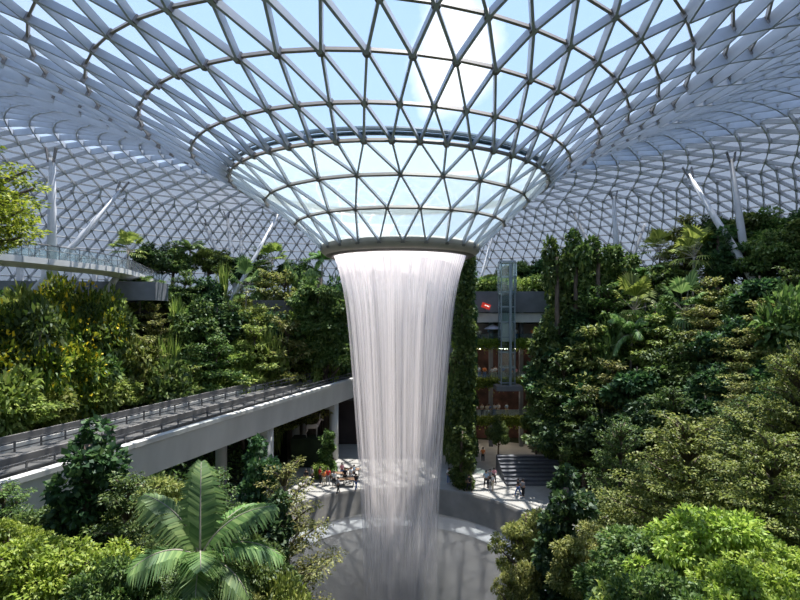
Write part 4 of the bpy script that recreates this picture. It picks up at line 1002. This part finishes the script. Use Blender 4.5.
for (wh, sh), ps_ in grp.items():
    ps_.sort(key=lambda p: p['a'])
    for i, p in enumerate(ps_):
        pos = '' if len(ps_) == 1 else (', leftmost such' if i == 0 else (', rightmost such' if i == len(ps_) - 1 else ', %s such from left' % ORD[i]))
        p['o']['label'] = 'person in %s top %s%s' % (sh, wh, pos); p['o']['group'] = 'people ' + wh

# cafe tables on the left part of the plaza
tp_ = None
for i, (u, v) in enumerate(((346, 486), (336, 480), (352, 476))):
    d = 18 * F / (v - HOR); x, y = (u - 400) / F * d, d - 42
    if tp_ is None:
        tp_ = empty('bench_table'); q = MB(); q.box((0, 0, .74), (1.8, .8, .06)); q.build('tabletop', M['wood'], tp_)
        for sx in (-.75, .75):
            q = MB(); q.box((sx, 0, .36), (.08, .6, .72)); q.build('leg', M['rail'], tp_)
        o = tp_
    else: o = copy_tree(tp_)
    o.location = (x, y, 0); o['category'] = 'table'; o['group'] = 'tables on the left plaza'
    o['label'] = 'dark table on the plaza left of the waterfall, %s' % ['nearest the pool', 'leftmost', 'farthest back'][i]

# ------------------------------------------------------------------ light, sky, camera
sunv = unit(np.array([0.17, 0.30, 0.94]))
sd = bpy.data.lights.new('sun', 'SUN'); sd.energy = 8.8; sd.angle = math.radians(0.6); sd.color = (1.0, 0.94, 0.86)
so = bpy.data.objects.new('sun', sd); COL.objects.link(so); so.location = (30, -20, 80)
so.rotation_euler = Vector(tuple(sunv)).to_track_quat('Z', 'Y').to_euler()
w = bpy.data.worlds.new('sky'); S.world = w; w.use_nodes = True; nt = w.node_tree; nt.nodes.clear()
out = nt.nodes.new('ShaderNodeOutputWorld'); bg = nt.nodes.new('ShaderNodeBackground'); tc = nt.nodes.new('ShaderNodeTexCoord')
sp = nt.nodes.new('ShaderNodeSeparateXYZ'); L(nt, tc.outputs['Generated'], sp.inputs[0])
r = nt.nodes.new('ShaderNodeValToRGB'); cr = r.color_ramp
cr.elements[0].position = 0.0; cr.elements[0].color = (0.66, 0.76, 0.86, 1); cr.elements[1].position = 1.0; cr.elements[1].color = (0.32, 0.48, 0.80, 1)
e = cr.elements.new(0.35); e.color = (0.40, 0.58, 0.87, 1)
L(nt, sp.outputs['Z'], r.inputs[0])
n = nt.nodes.new('ShaderNodeTexNoise'); n.inputs['Scale'].default_value = 3.0; n.inputs['Detail'].default_value = 8; n.inputs['Roughness'].default_value = .55
L(nt, tc.outputs['Generated'], n.inputs['Vector'])
# one bright cumulus plus thin streaks
cdir = unit(np.array([(462 - 400) / F, 1.0, (HOR - 62) / F]))
dv = nt.nodes.new('ShaderNodeVectorMath'); dv.operation = 'DISTANCE'; dv.inputs[1].default_value = tuple(cdir)
nv = nt.nodes.new('ShaderNodeVectorMath'); nv.operation = 'NORMALIZE'; L(nt, tc.outputs['Generated'], nv.inputs[0]); L(nt, nv.outputs[0], dv.inputs[0])
mr = nt.nodes.new('ShaderNodeMapRange'); mr.inputs[1].default_value = .0; mr.inputs[2].default_value = .13; mr.inputs[3].default_value = .40; mr.inputs[4].default_value = -.02; L(nt, dv.outputs['Value'], mr.inputs[0])
ad = nt.nodes.new('ShaderNodeMath'); ad.operation = 'ADD'; L(nt, n.outputs[0], ad.inputs[0]); L(nt, mr.outputs[0], ad.inputs[1])
mr2 = nt.nodes.new('ShaderNodeMapRange'); mr2.inputs[1].default_value = .60; mr2.inputs[2].default_value = .80; L(nt, ad.outputs[0], mr2.inputs[0])
mx = nt.nodes.new('ShaderNodeMixRGB'); L(nt, mr2.outputs[0], mx.inputs[0]); L(nt, r.outputs[0], mx.inputs[1]); mx.inputs[2].default_value = (1.15, 1.15, 1.15, 1)
L(nt, mx.outputs[0], bg.inputs[0]); bg.inputs[1].default_value = 1.25; L(nt, bg.outputs[0], out.inputs[0])

cd = bpy.data.cameras.new('camera'); co = bpy.data.objects.new('camera', cd); COL.objects.link(co)
co.location = tuple(CAM); co.rotation_euler = (PI / 2, 0, 0); cd.sensor_width = 36; cd.lens = F / 800 * 36
cd.shift_y = (HOR - 300) / 800.0; cd.clip_end = 2000; cd.clip_start = .1
S.camera = co
S.view_settings.view_transform = 'Standard'; S.view_settings.look = 'None'; S.view_settings.gamma = 1; S.view_settings.exposure = 0.30; S.view_settings.use_curve_mapping = False
S.cycles.transparent_max_bounces = 24; S.cycles.max_bounces = 8; S.cycles.diffuse_bounces = 5; S.cycles.use_denoising = True
S.cycles.sample_clamp_indirect = 6
